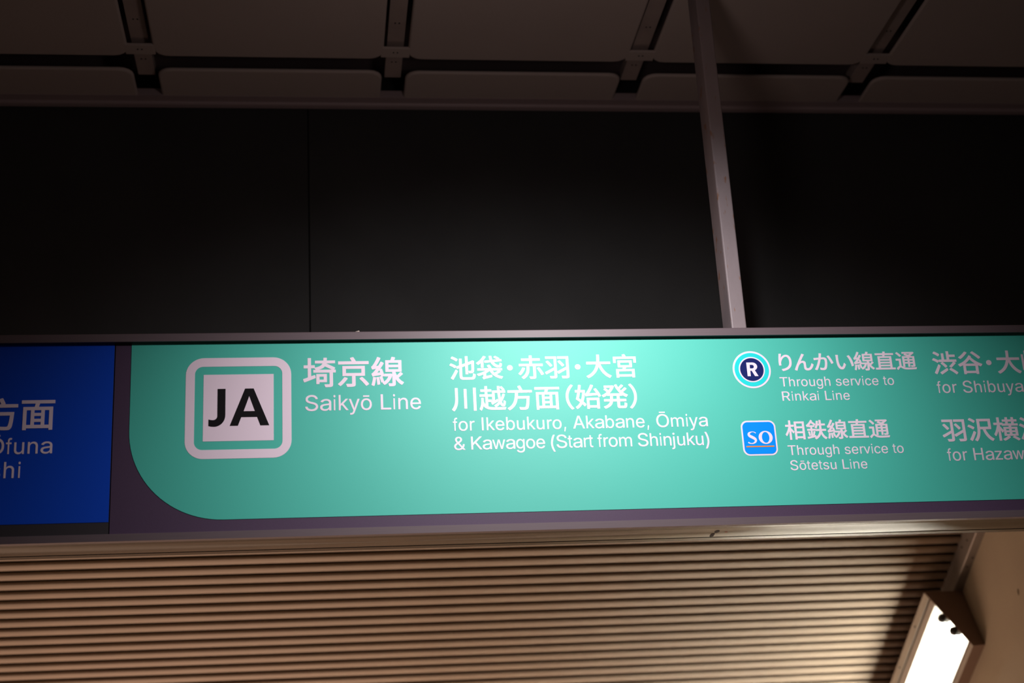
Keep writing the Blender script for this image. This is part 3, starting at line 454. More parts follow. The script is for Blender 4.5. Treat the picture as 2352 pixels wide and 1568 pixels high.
GL['か'] = [[338, 805, 357, 805, 440, 796, 447, 793, 451, 790, 451, 763, 437, 695, 420, 596, 443, 596, 479, 599, 534, 599, 557, 597, 588, 592, 615, 581, 636, 567, 661, 540, 678, 507, 687, 470, 689, 443, 689, 348, 687, 341, 687, 313, 681, 252, 669, 166, 649, 88, 636, 56, 624, 31, 607, 6, 591, -10, 566, -27, 543, -36, 515, -42, 497, -44, 443, -44, 391, -38, 350, -31, 341, -27, 337, -16, 326, 52, 326, 77, 331, 83, 350, 83, 422, 67, 452, 64, 470, 64, 490, 68, 506, 75, 525, 93, 537, 113, 545, 134, 556, 170, 569, 231, 578, 295, 583, 370, 583, 413, 581, 429, 576, 452, 567, 470, 558, 481, 543, 490, 524, 497, 490, 501, 399, 493, 396, 491, 367, 382, 331, 272, 295, 175, 265, 104, 224, 20, 190, -39, 182, -45, 163, -45, 84, -14, 78, -7, 78, 11, 119, 73, 147, 125, 178, 188, 203, 247, 231, 322, 260, 407, 280, 479, 277, 481, 270, 481, 147, 467, 102, 460, 75, 461, 71, 466, 64, 543, 64, 568, 66, 572, 70, 574, 152, 574, 304, 586, 314, 625, 324, 695, 330, 750, 330, 797, 332, 801],
  [699, 655, 766, 686, 791, 687, 800, 679, 824, 645, 851, 600, 892, 523, 926, 454, 960, 377, 979, 327, 980, 307, 976, 302, 900, 266, 879, 266, 873, 270, 845, 350, 803, 450, 770, 515, 747, 556, 720, 597, 696, 629, 696, 650]]
GL['い'] = [[116, 714, 229, 712, 232, 712, 236, 708, 237, 679, 230, 617, 230, 494, 231, 487, 231, 442, 233, 435, 235, 383, 242, 324, 253, 265, 268, 213, 287, 167, 301, 142, 310, 131, 325, 116, 339, 108, 350, 104, 363, 104, 385, 119, 398, 134, 408, 149, 433, 197, 445, 228, 468, 299, 472, 303, 491, 303, 495, 302, 559, 229, 559, 208, 542, 162, 518, 110, 499, 74, 466, 29, 443, 5, 416, -12, 389, -21, 341, -23, 313, -19, 277, -5, 244, 20, 212, 58, 184, 108, 162, 165, 153, 199, 142, 245, 130, 331, 121, 463, 119, 631, 117, 637, 117, 658, 112, 690, 112, 708],
  [852, 127, 830, 127, 825, 135, 817, 201, 804, 270, 779, 369, 768, 404, 749, 458, 709, 544, 686, 585, 659, 622, 653, 633, 653, 653, 657, 658, 732, 684, 754, 684, 759, 680, 790, 635, 827, 565, 849, 519, 872, 458, 895, 387, 913, 315, 928, 240, 935, 183, 934, 163, 929, 158]]
GL['直'] = [[34, -55, 32, -49, 32, 33, 36, 40, 170, 41, 174, 44, 175, 615, 179, 619, 183, 619, 409, 620, 412, 622, 419, 669, 418, 671, 415, 671, 65, 672, 61, 676, 60, 679, 60, 760, 63, 766, 68, 768, 431, 768, 435, 772, 443, 851, 449, 855, 474, 855, 549, 848, 553, 845, 555, 842, 555, 824, 546, 778, 546, 769, 549, 768, 931, 768, 937, 765, 939, 760, 939, 679, 938, 676, 934, 672, 529, 671, 526, 669, 517, 624, 518, 620, 522, 619, 824, 619, 831, 616, 832, 44, 836, 41, 967, 40, 971, 33, 971, -49, 968, -55, 963, -57, 40, -57],
  [276, 99, 276, 45, 279, 41, 724, 41, 728, 44, 728, 97, 725, 102, 281, 102],
  [276, 244, 276, 194, 279, 189, 724, 189, 728, 192, 728, 242, 725, 246, 281, 246],
  [276, 383, 276, 338, 279, 334, 724, 334, 728, 336, 728, 381, 725, 385, 281, 386],
  [276, 526, 276, 476, 279, 471, 724, 471, 728, 474, 728, 524, 725, 528, 281, 528]]
GL['通'] = [[886, 817, 929, 783, 929, 759, 901, 732, 857, 697, 804, 661, 753, 629, 767, 620, 799, 603, 924, 603, 927, 603, 931, 599, 932, 129, 928, 102, 919, 84, 911, 76, 899, 68, 868, 59, 833, 55, 736, 56, 732, 59, 721, 101, 713, 117, 713, 140, 717, 144, 720, 144, 801, 144, 813, 142, 826, 145, 830, 151, 830, 220, 826, 223, 690, 223, 686, 222, 685, 218, 685, 65, 681, 61, 677, 60, 593, 61, 590, 65, 589, 68, 588, 222, 452, 223, 449, 222, 448, 218, 447, 61, 442, 57, 376, 56, 381, 52, 399, 45, 426, 37, 461, 30, 540, 23, 676, 23, 685, 25, 727, 25, 735, 26, 835, 30, 956, 41, 977, 41, 982, 38, 984, 34, 984, 17, 970, -21, 960, -58, 958, -61, 945, -63, 918, -63, 911, -65, 827, -66, 818, -68, 763, -68, 754, -70, 667, -70, 658, -72, 560, -72, 551, -70, 510, -70, 452, -65, 388, -52, 365, -45, 335, -32, 293, -9, 240, 30, 227, 37, 218, 39, 197, 28, 171, 6, 143, -26, 99, -82, 93, -84, 77, -84, 74, -82, 25, -19, 25, 1, 36, 16, 93, 71, 129, 99, 169, 124, 169, 376, 168, 379, 165, 380, 32, 381, 28, 388, 28, 472, 30, 477, 36, 480, 263, 480, 269, 477, 271, 472, 271, 122, 274, 118, 320, 86, 346, 70, 348, 76, 348, 599, 352, 603, 356, 603, 570, 604, 565, 608, 542, 619, 442, 659, 438, 663, 438, 685, 477, 721, 483, 727, 483, 729, 358, 730, 352, 732, 350, 738, 351, 814, 358, 817, 843, 817, 860, 821, 879, 821],
  [448, 370, 448, 315, 451, 310, 585, 310, 589, 313, 589, 368, 586, 373, 452, 373],
  [830, 370, 826, 373, 688, 373, 685, 368, 686, 313, 690, 310, 827, 310, 830, 315],
  [448, 515, 448, 461, 451, 457, 585, 457, 589, 459, 589, 513, 586, 517, 452, 517],
  [830, 515, 826, 517, 688, 517, 685, 513, 686, 459, 690, 457, 827, 457, 830, 461],
  [52, 768, 106, 813, 129, 813, 222, 732, 284, 670, 303, 647, 303, 624, 248, 572, 224, 572, 187, 615, 153, 651, 101, 701, 53, 743, 52, 747],
  [521, 729, 526, 725, 563, 712, 643, 678, 665, 688, 697, 705, 729, 725, 732, 729]]
GL['相'] = [[294, 855, 299, 852, 300, 847, 301, 642, 439, 641, 443, 638, 445, 633, 445, 547, 443, 542, 437, 539, 301, 538, 301, 475, 350, 422, 446, 310, 449, 304, 449, 284, 401, 221, 398, 219, 378, 220, 323, 301, 303, 327, 301, 327, 300, -87, 298, -91, 294, -93, 207, -93, 202, -91, 200, -85, 200, 309, 195, 304, 162, 229, 139, 184, 107, 131, 82, 96, 78, 94, 60, 94, 54, 97, 39, 125, 15, 165, 15, 186, 41, 220, 61, 250, 89, 300, 114, 350, 155, 450, 182, 534, 182, 538, 178, 539, 42, 540, 38, 547, 38, 634, 41, 639, 46, 641, 199, 642, 201, 850, 205, 854, 208, 855],
  [935, 795, 939, 792, 940, 788, 939, -80, 935, -84, 932, -84, 841, -84, 836, -78, 836, -30, 833, -26, 566, -25, 561, -28, 561, -82, 557, -87, 464, -87, 460, -83, 459, -80, 460, 792, 464, 795, 467, 796],
  [835, 216, 562, 217, 562, 72, 835, 72],
  [835, 459, 562, 459, 562, 315, 835, 315],
  [835, 695, 562, 695, 562, 558, 835, 558]]
GL['鉄'] = [[926, -90, 922, -91, 903, -91, 870, -71, 829, -40, 798, -8, 769, 28, 745, 65, 724, 104, 699, 158, 680, 120, 653, 77, 623, 38, 601, 14, 554, -29, 532, -46, 506, -64, 458, -93, 438, -93, 435, -91, 411, -60, 385, -36, 382, -32, 382, -14, 384, -10, 394, -3, 428, 16, 430, 18, 429, 20, 87, -59, 65, -59, 60, -55, 45, 8, 45, 31, 49, 37, 219, 71, 222, 74, 223, 77, 222, 331, 65, 332, 61, 336, 61, 340, 61, 420, 65, 424, 69, 425, 222, 425, 223, 502, 222, 506, 219, 507, 129, 507, 125, 513, 124, 539, 85, 507, 63, 507, 58, 513, 41, 558, 27, 586, 27, 606, 31, 612, 94, 660, 148, 713, 204, 782, 254, 859, 274, 860, 281, 858, 331, 833, 336, 827, 336, 809, 324, 788, 324, 784, 410, 719, 462, 675, 477, 658, 476, 636, 444, 577, 440, 573, 420, 573, 418, 570, 418, 515, 415, 509, 410, 507, 313, 506, 312, 429, 315, 425, 445, 424, 451, 420, 452, 411, 454, 410, 645, 411, 648, 420, 648, 572, 645, 576, 581, 576, 576, 574, 546, 490, 521, 438, 517, 434, 495, 434, 433, 471, 429, 475, 429, 497, 449, 536, 464, 570, 487, 643, 505, 725, 516, 800, 518, 809, 522, 813, 542, 814, 612, 803, 616, 800, 618, 797, 618, 777, 600, 677, 604, 675, 645, 675, 648, 679, 649, 845, 653, 849, 656, 850, 747, 849, 751, 845, 752, 842, 753, 675, 929, 675, 937, 671, 937, 584, 937, 581, 933, 577, 756, 576, 753, 575, 752, 572, 751, 411, 953, 410, 956, 410, 960, 406, 961, 318, 960, 315, 956, 311, 763, 310, 759, 308, 765, 284, 788, 217, 813, 163, 836, 124, 862, 88, 894, 55, 935, 23, 976, 1, 980, -3, 980, -25, 950, -57],
  [633, 309, 456, 310, 450, 315, 450, 329, 447, 332, 313, 331, 313, 142, 317, 149, 332, 199, 358, 315, 363, 319, 381, 319, 437, 301, 441, 295, 441, 274, 391, 109, 392, 108, 399, 109, 429, 116, 453, 116, 456, 114, 459, 109, 463, 43, 465, 41, 495, 64, 538, 107, 573, 152, 596, 193, 616, 240, 630, 288],
  [137, 80, 132, 83, 129, 88, 128, 100, 121, 147, 108, 209, 93, 268, 93, 288, 95, 292, 101, 296, 126, 303, 142, 307, 163, 307, 169, 302, 174, 288, 194, 209, 207, 142, 209, 100, 203, 93, 162, 80],
  [338, 97, 315, 108, 313, 108, 313, 92, 324, 93],
  [387, 600, 375, 615, 345, 641, 289, 686, 269, 700, 230, 650, 188, 600]]
GL['渋'] = [[649, 118, 701, 168, 726, 169, 830, 102, 893, 57, 939, 21, 973, -12, 973, -37, 918, -94, 896, -95, 853, -54, 788, -2, 723, 45, 653, 90, 649, 97],
  [572, 163, 577, 154, 597, 98, 597, 79, 592, 72, 475, -6, 344, -88, 323, -88, 318, -85, 274, -21, 274, -2, 277, 4, 391, 69, 546, 165, 567, 165],
  [257, 320, 315, 273, 316, 270, 316, 247, 227, 68, 152, -68, 142, -79, 119, -79, 54, -30, 52, -27, 53, -7, 104, 75, 141, 141, 184, 222, 231, 316, 237, 321],
  [24, 515, 30, 525, 60, 567, 69, 575, 73, 576, 89, 576, 96, 574, 142, 554, 185, 533, 232, 506, 259, 488, 275, 475, 277, 477, 277, 509, 282, 515, 396, 516, 397, 763, 400, 769, 405, 771, 489, 771, 492, 770, 496, 766, 498, 516, 596, 516, 597, 850, 601, 854, 605, 855, 694, 855, 698, 853, 700, 848, 701, 716, 930, 715, 936, 713, 938, 707, 938, 623, 934, 618, 701, 616, 701, 516, 971, 515, 975, 511, 976, 507, 975, 422, 974, 418, 969, 416, 880, 415, 885, 409, 929, 381, 931, 377, 930, 357, 920, 345, 835, 262, 767, 203, 748, 187, 739, 183, 719, 184, 664, 223, 661, 227, 662, 247, 732, 308, 775, 351, 817, 398, 825, 409, 827, 415, 421, 415, 484, 360, 537, 306, 567, 270, 579, 254, 579, 234, 573, 226, 519, 184, 498, 183, 492, 188, 459, 231, 430, 264, 385, 308, 340, 348, 340, 368, 342, 372, 397, 415, 282, 416, 277, 422, 276, 447, 274, 447, 232, 387, 228, 385, 209, 386, 175, 411, 126, 442, 91, 461, 28, 491, 24, 497],
  [78, 790, 119, 844, 123, 846, 142, 845, 217, 810, 264, 783, 296, 761, 326, 736, 327, 715, 284, 651, 280, 649, 259, 650, 216, 684, 173, 713, 130, 738, 81, 763, 77, 768]]
GL['谷'] = [[981, 313, 980, 293, 954, 265, 921, 220, 900, 219, 892, 221, 855, 237, 803, 263, 801, 263, 801, -85, 798, -92, 792, -94, 698, -93, 693, -87, 693, -57, 691, -54, 317, -54, 313, -57, 313, -89, 309, -95, 212, -95, 208, -91, 208, -87, 207, 270, 203, 270, 142, 239, 101, 221, 94, 219, 75, 219, 69, 223, 50, 259, 25, 294, 24, 298, 24, 315, 28, 320, 96, 346, 167, 382, 230, 419, 296, 467, 342, 507, 404, 568, 446, 619, 480, 670, 485, 676, 489, 676, 505, 676, 510, 674, 568, 634, 572, 629, 572, 609, 564, 595, 569, 587, 635, 519, 695, 470, 735, 441, 800, 400, 859, 368, 921, 339, 973, 320, 978, 317],
  [692, 239, 314, 240, 314, 41, 692, 41],
  [309, 336, 686, 336, 684, 340, 625, 385, 585, 419, 534, 468, 498, 507, 465, 472, 409, 417, 369, 383, 311, 340],
  [423, 797, 423, 775, 368, 711, 309, 651, 259, 607, 220, 575, 155, 528, 130, 528, 67, 584, 67, 604, 71, 610, 147, 659, 217, 715, 282, 778, 317, 820, 326, 829, 348, 829, 419, 801],
  [574, 791, 587, 802, 634, 835, 639, 837, 660, 836, 796, 731, 896, 646, 937, 604, 937, 581, 931, 573, 873, 530, 848, 530, 775, 604, 726, 648, 650, 711, 576, 767, 574, 772]]
GL['崎'] = [[889, -71, 866, -83, 830, -91, 780, -94, 687, -94, 683, -92, 680, -86, 671, -59, 654, -22, 654, -2, 657, 2, 660, 4, 685, 4, 692, 2, 801, 2, 811, 7, 813, 16, 813, 389, 810, 393, 400, 392, 399, 26, 397, 21, 391, 18, 317, 19, 313, 24, 313, 57, 309, 59, 73, 36, 55, 36, 51, 39, 49, 44, 49, 682, 51, 688, 57, 690, 126, 690, 131, 687, 133, 683, 133, 142, 135, 140, 139, 140, 175, 143, 177, 146, 177, 837, 180, 843, 185, 845, 262, 845, 266, 843, 268, 839, 268, 158, 269, 155, 271, 153, 307, 156, 313, 160, 313, 682, 316, 688, 321, 690, 391, 690, 394, 689, 398, 685, 399, 487, 403, 484, 434, 484, 436, 487, 434, 491, 414, 516, 413, 535, 415, 539, 421, 543, 460, 553, 500, 567, 534, 583, 560, 601, 584, 624, 598, 642, 613, 673, 612, 675, 609, 675, 430, 676, 426, 680, 426, 683, 426, 758, 430, 764, 634, 765, 635, 766, 638, 774, 641, 810, 642, 841, 646, 852, 651, 854, 732, 854, 737, 852, 740, 848, 740, 810, 736, 778, 736, 767, 739, 765, 937, 765, 943, 762, 945, 757, 945, 683, 945, 680, 941, 676, 726, 675, 721, 673, 724, 669, 866, 591, 935, 547, 940, 541, 939, 521, 911, 491, 910, 485, 969, 484, 974, 482, 975, 478, 975, 397, 969, 393, 917, 393, 913, 391, 913, -8, 911, -29, 907, -45, 898, -61],
  [466, 27, 463, 33, 463, 339, 465, 344, 471, 347, 737, 347, 742, 345, 745, 339, 745, 91, 743, 85, 737, 82, 557, 82, 554, 78, 554, 32, 550, 26, 471, 25],
  [555, 167, 653, 167, 653, 260, 555, 260],
  [836, 485, 831, 491, 800, 511, 684, 579, 681, 578, 667, 560, 642, 536, 631, 526, 607, 510, 565, 489, 561, 485]]
GL['沢'] = [[921, 806, 925, 802, 926, 798, 925, 386, 921, 382, 917, 381, 705, 381, 701, 379, 715, 334, 738, 279, 771, 214, 805, 161, 842, 113, 889, 65, 932, 32, 984, 0, 986, -5, 986, -23, 984, -27, 961, -50, 934, -88, 926, -94, 903, -93, 844, -54, 802, -18, 758, 30, 705, 104, 672, 161, 638, 234, 610, 313, 591, 379, 585, 381, 500, 381, 496, 380, 493, 370, 491, 329, 483, 261, 466, 180, 455, 139, 432, 73, 404, 13, 370, -43, 326, -97, 305, -97, 280, -76, 242, -54, 238, -48, 239, -27, 288, 38, 322, 98, 350, 168, 370, 239, 381, 298, 390, 371, 393, 429, 393, 477, 395, 486, 395, 798, 397, 804, 403, 806],
  [255, 320, 311, 273, 313, 268, 313, 245, 225, 68, 152, -66, 142, -79, 119, -79, 54, -30, 52, -27, 53, -5, 95, 63, 143, 148, 177, 213, 228, 316, 234, 320],
  [24, 518, 66, 576, 69, 578, 89, 577, 135, 558, 178, 536, 242, 499, 278, 472, 279, 448, 235, 385, 232, 383, 212, 384, 176, 411, 132, 440, 80, 468, 28, 493, 24, 498],
  [819, 704, 500, 704, 500, 486, 819, 486],
  [80, 791, 121, 844, 125, 845, 148, 845, 207, 817, 242, 797, 269, 781, 311, 752, 330, 734, 330, 711, 285, 649, 282, 647, 262, 648, 225, 679, 175, 713, 139, 734, 85, 763, 79, 770]]
GL['横'] = [[984, -47, 926, -96, 905, -96, 858, -61, 805, -25, 717, 26, 710, 33, 709, 51, 711, 56, 760, 94, 760, 96, 571, 96, 569, 96, 569, 94, 615, 66, 623, 59, 623, 39, 619, 32, 591, 10, 546, -21, 490, -53, 405, -94, 380, -94, 328, -42, 328, -18, 331, -15, 392, 11, 446, 40, 509, 81, 522, 92, 523, 96, 406, 97, 401, 98, 398, 105, 398, 295, 389, 286, 355, 238, 351, 236, 330, 236, 326, 240, 280, 327, 276, 330, 275, -86, 273, -91, 267, -93, 185, -93, 179, -90, 177, -85, 176, 290, 170, 280, 143, 212, 114, 155, 96, 124, 77, 97, 56, 97, 49, 102, 37, 126, 13, 164, 13, 183, 13, 187, 37, 222, 59, 260, 82, 306, 100, 347, 125, 412, 144, 471, 163, 537, 162, 540, 158, 541, 40, 542, 36, 549, 36, 633, 38, 637, 42, 639, 176, 640, 177, 846, 180, 852, 185, 854, 267, 854, 273, 851, 275, 846, 276, 640, 390, 639, 395, 633, 395, 603, 398, 600, 496, 600, 500, 603, 499, 671, 390, 672, 384, 674, 382, 680, 382, 755, 384, 760, 389, 763, 499, 764, 500, 847, 505, 853, 592, 854, 598, 852, 600, 846, 600, 767, 603, 763, 730, 763, 732, 767, 732, 846, 735, 852, 740, 854, 823, 854, 828, 852, 830, 847, 832, 764, 944, 763, 950, 760, 952, 755, 951, 676, 944, 672, 832, 671, 831, 603, 835, 600, 971, 599, 975, 592, 975, 515, 973, 510, 967, 507, 714, 507, 711, 503, 711, 465, 712, 462, 715, 461, 930, 461, 933, 460, 937, 456, 937, 101, 933, 97, 930, 97, 798, 96, 912, 28, 980, -19, 986, -26, 986, -44],
  [494, 180, 610, 180, 610, 238, 494, 239],
  [839, 180, 839, 239, 712, 238, 712, 180],
  [494, 376, 494, 321, 610, 321, 610, 376],
  [839, 374, 835, 377, 714, 377, 711, 372, 711, 322, 715, 320, 837, 320, 840, 324],
  [611, 505, 606, 507, 360, 507, 354, 512, 354, 539, 351, 541, 280, 541, 275, 539, 275, 496, 277, 489, 321, 430, 394, 324, 398, 321, 398, 453, 401, 459, 406, 461, 608, 461, 611, 465],
  [601, 671, 601, 601, 731, 601, 731, 671]]
GL['浜'] = [[572, 151, 574, 147, 573, 128, 532, 63, 488, 6, 463, -22, 388, -95, 366, -96, 298, -46, 297, -28, 299, -22, 357, 27, 393, 65, 432, 113, 472, 174, 500, 175, 548, 160],
  [689, 143, 698, 150, 751, 178, 773, 179, 778, 176, 857, 104, 933, 22, 966, -20, 966, -46, 960, -51, 900, -87, 878, -86, 840, -38, 792, 17, 738, 72, 690, 117, 688, 122],
  [38, -31, 36, -28, 37, -6, 77, 62, 118, 139, 150, 203, 192, 294, 200, 305, 203, 307, 223, 307, 282, 275, 284, 276, 286, 283, 291, 286, 394, 287, 395, 740, 398, 747, 407, 750, 523, 772, 626, 795, 712, 818, 792, 846, 814, 846, 887, 795, 890, 789, 890, 772, 887, 768, 839, 751, 701, 713, 603, 691, 498, 671, 497, 564, 501, 561, 939, 561, 944, 559, 947, 553, 947, 472, 943, 465, 810, 463, 809, 290, 810, 287, 814, 286, 969, 285, 973, 281, 974, 278, 974, 199, 971, 193, 966, 191, 292, 191, 289, 192, 285, 196, 284, 225, 282, 224, 209, 67, 161, -28, 139, -66, 134, -69, 112, -69, 46, -37],
  [705, 463, 498, 464, 498, 287, 705, 287],
  [24, 524, 67, 582, 71, 584, 91, 584, 134, 562, 198, 526, 268, 481, 280, 471, 280, 446, 237, 384, 234, 382, 214, 383, 178, 409, 123, 444, 29, 497, 24, 505],
  [81, 783, 126, 838, 130, 839, 153, 839, 259, 780, 323, 737, 339, 722, 339, 701, 292, 638, 289, 636, 269, 636, 231, 667, 175, 705, 85, 758, 81, 764]]
GL['（'] = [[905, 870, 964, 840, 968, 833, 968, 816, 931, 773, 890, 719, 862, 673, 831, 612, 810, 553, 795, 498, 786, 441, 783, 387, 784, 335, 795, 262, 810, 207, 831, 148, 862, 87, 892, 39, 933, -15, 957, -42, 968, -56, 968, -74, 964, -79, 905, -110, 887, -110, 883, -109, 874, -100, 838, -61, 797, -8, 765, 44, 735, 105, 712, 166, 693, 237, 683, 319, 681, 403, 682, 410, 684, 466, 695, 532, 712, 594, 736, 658, 767, 719, 797, 767, 837, 820, 883, 869]]
GL['）'] = [[95, 870, 115, 870, 118, 868, 170, 811, 203, 767, 233, 719, 265, 655, 288, 594, 305, 532, 316, 466, 318, 412, 319, 405, 317, 317, 316, 294, 307, 237, 288, 166, 265, 105, 235, 44, 203, -8, 162, -61, 126, -100, 117, -109, 113, -110, 95, -110, 36, -79, 32, -74, 32, -56, 42, -42, 69, -13, 110, 41, 138, 87, 169, 148, 190, 207, 205, 262, 216, 333, 217, 389, 214, 442, 205, 498, 192, 548, 169, 612, 138, 673, 110, 719, 71, 771, 32, 816, 32, 833, 36, 840]]
GL['S'] = [[356, 737, 406, 732, 460, 718, 501, 701, 542, 673, 572, 642, 592, 611, 606, 567, 609, 549, 608, 537, 509, 535, 506, 539, 502, 557, 494, 577, 481, 595, 458, 616, 425, 634, 400, 642, 351, 650, 326, 650, 288, 645, 258, 637, 231, 624, 199, 600, 178, 567, 172, 544, 172, 524, 181, 496, 192, 479, 203, 469, 233, 449, 255, 439, 318, 418, 408, 397, 466, 379, 518, 356, 554, 332, 589, 297, 600, 281, 611, 258, 620, 222, 620, 166, 608, 123, 589, 87, 571, 64, 548, 42, 523, 25, 488, 7, 460, -3, 427, -11, 370, -19, 302, -19, 244, -11, 198, 2, 162, 17, 127, 40, 97, 68, 72, 105, 63, 123, 52, 158, 49, 179, 50, 191, 151, 193, 155, 189, 164, 156, 175, 135, 201, 109, 220, 96, 247, 84, 288, 73, 307, 70, 370, 70, 400, 76, 433, 86, 466, 104, 486, 120, 507, 148, 516, 169, 519, 184, 519, 204, 513, 227, 504, 244, 482, 264, 463, 277, 436, 289, 384, 307, 233, 347, 168, 375, 140, 393, 110, 418, 91, 445, 80, 468, 71, 503, 71, 557, 82, 600, 99, 631, 116, 653, 157, 688, 201, 711, 247, 726, 293, 734]]
GL['a'] = [[529, -1, 432, -1, 429, 65, 392, 27, 366, 11, 337, -2, 312, -9, 272, -15, 217, -15, 194, -12, 146, 1, 108, 19, 82, 39, 68, 54, 51, 78, 39, 111, 36, 128, 36, 171, 42, 198, 51, 218, 66, 239, 86, 257, 120, 276, 186, 296, 249, 306, 389, 322, 413, 330, 423, 339, 427, 348, 427, 375, 424, 390, 415, 410, 399, 430, 383, 440, 360, 450, 323, 458, 283, 458, 266, 456, 234, 448, 212, 438, 192, 426, 176, 412, 152, 379, 134, 382, 57, 402, 53, 407, 57, 417, 77, 450, 112, 483, 132, 498, 180, 520, 229, 532, 269, 538, 329, 538, 383, 530, 423, 518, 454, 503, 469, 493, 498, 465, 521, 425, 530, 387],
  [426, 255, 363, 242, 240, 227, 200, 216, 183, 209, 153, 186, 142, 166, 139, 146, 148, 113, 162, 96, 186, 80, 214, 70, 252, 65, 274, 65, 314, 70, 360, 88, 372, 95, 399, 118, 418, 148, 427, 176]]
GL['i'] = [[140, 521, 143, 515, 143, 4, 138, 0, 80, 0, 77, 6, 78, 517, 82, 521],
  [69, 683, 73, 693, 79, 702, 92, 715, 101, 718, 121, 718, 128, 715, 144, 701, 153, 680, 155, 656, 151, 636, 142, 619, 128, 607, 117, 604, 103, 604, 94, 607, 80, 618, 71, 634, 67, 651, 67, 671]]
GL['k'] = [[67, 717, 147, 718, 152, 714, 154, 304, 159, 303, 163, 308, 377, 534, 482, 534, 482, 528, 466, 509, 277, 310, 274, 304, 500, 9, 501, 1, 397, 0, 390, 3, 224, 222, 213, 236, 204, 243, 195, 238, 156, 200, 153, 194, 151, 1, 67, 1]]
GL['y'] = [[55, -206, 51, -203, 51, -198, 69, -128, 81, -127, 100, -132, 124, -132, 146, -124, 158, -114, 175, -91, 182, -76, 203, -11, 11, 514, 12, 522, 105, 522, 223, 183, 248, 93, 251, 90, 286, 208, 395, 519, 402, 523, 488, 522, 489, 517, 484, 499, 285, -41, 256, -116, 244, -138, 234, -154, 215, -177, 189, -196, 167, -206, 129, -214, 88, -214]]
GL['o'] = [[349, -6, 302, -14, 254, -14, 200, -3, 155, 16, 113, 48, 93, 71, 73, 102, 58, 131, 48, 159, 40, 194, 35, 231, 35, 288, 43, 343, 58, 393, 73, 422, 93, 453, 128, 488, 165, 513, 210, 530, 257, 538, 299, 538, 334, 533, 364, 525, 401, 508, 438, 481, 454, 465, 473, 441, 493, 405, 511, 358, 521, 301, 521, 223, 515, 186, 498, 129, 486, 104, 468, 76, 436, 41, 406, 19, 376, 4],
  [257, 456, 220, 445, 195, 431, 171, 408, 157, 388, 142, 355, 129, 306, 127, 286, 127, 233, 132, 201, 145, 161, 168, 121, 191, 97, 205, 86, 232, 74, 257, 68, 299, 68, 331, 76, 351, 86, 374, 103, 399, 134, 414, 164, 427, 211, 432, 256, 429, 296, 421, 335, 409, 370, 392, 400, 376, 419, 351, 438, 324, 450, 299, 456]]
GL['L'] = [[80, 718, 172, 718, 178, 714, 180, 85, 533, 84, 537, 78, 535, 0, 77, 0, 76, 712]]
GL['n'] = [[490, 1, 406, 0, 400, 4, 400, 351, 397, 366, 389, 391, 382, 405, 356, 434, 332, 448, 300, 456, 265, 456, 223, 443, 200, 428, 182, 410, 171, 393, 158, 361, 153, 326, 152, 4, 146, 0, 65, 1, 65, 529, 149, 529, 151, 453, 156, 457, 181, 491, 208, 513, 238, 528, 280, 538, 337, 538, 374, 530, 403, 518, 430, 498, 446, 482, 463, 458, 478, 425, 488, 376, 489, 348, 491, 338]]
GL['e'] = [[300, 538, 348, 530, 378, 520, 403, 508, 442, 478, 470, 446, 493, 402, 508, 352, 516, 290, 516, 238, 515, 233, 510, 232, 133, 230, 132, 215, 140, 178, 145, 163, 160, 133, 183, 106, 195, 96, 216, 83, 241, 73, 263, 67, 293, 65, 318, 67, 348, 75, 373, 88, 386, 98, 405, 120, 418, 146, 423, 149, 505, 128, 506, 121, 503, 111, 485, 75, 449, 36, 428, 20, 388, 1, 350, -10, 318, -15, 265, -15, 243, -13, 208, -4, 166, 13, 121, 45, 88, 82, 68, 118, 51, 166, 42, 205, 40, 230, 40, 290, 48, 342, 65, 397, 90, 442, 122, 480, 156, 505, 191, 522, 213, 530, 260, 538],
  [132, 313, 138, 309, 415, 309, 420, 309, 422, 313, 419, 338, 411, 365, 403, 382, 381, 415, 359, 435, 345, 443, 318, 453, 300, 456, 258, 456, 243, 453, 208, 438, 191, 426, 168, 403, 150, 375, 138, 342]]
GL['f'] = [[93, 0, 90, 6, 90, 442, 85, 446, 15, 447, 14, 517, 18, 521, 89, 522, 92, 617, 98, 647, 112, 678, 122, 692, 137, 706, 152, 715, 169, 723, 194, 728, 217, 728, 252, 720, 261, 715, 262, 707, 246, 639, 243, 639, 224, 645, 198, 645, 189, 642, 178, 635, 170, 625, 161, 603, 158, 588, 159, 522, 246, 520, 247, 449, 243, 446, 159, 444, 158, 4, 154, 0]]
GL['r'] = [[81, 0, 77, 6, 78, 529, 158, 529, 160, 458, 182, 491, 193, 503, 212, 518, 236, 530, 266, 538, 332, 537, 332, 450, 264, 451, 229, 441, 200, 422, 179, 396, 172, 381, 165, 358, 162, 336, 161, 4, 156, 0]]
GL['I'] = [[95, 718, 181, 718, 188, 715, 188, 5, 184, 0, 98, 0, 91, 3, 91, 713]]
GL['b'] = [[58, 717, 138, 718, 143, 714, 145, 456, 150, 459, 180, 500, 195, 513, 224, 531, 258, 542, 280, 544, 316, 544, 347, 539, 374, 531, 400, 518, 420, 505, 432, 496, 458, 468, 476, 442, 490, 414, 497, 397, 509, 354, 517, 301, 517, 231, 515, 205, 507, 165, 488, 110, 458, 61, 432, 33, 420, 24, 381, 1, 340, -12, 318, -15, 275, -15, 246, -9, 207, 8, 188, 23, 173, 39, 145, 77, 142, 76, 141, 72, 140, -1, 58, -1],
  [304, 68, 333, 76, 357, 89, 382, 112, 401, 140, 418, 183, 425, 218, 428, 238, 428, 296, 420, 341, 408, 377, 388, 410, 368, 432, 354, 443, 328, 455, 304, 461, 268, 461, 236, 453, 217, 443, 194, 424, 173, 397, 159, 367, 151, 344, 146, 316, 144, 296, 144, 233, 149, 200, 159, 165, 183, 120, 204, 97, 227, 81, 253, 71, 268, 68]]
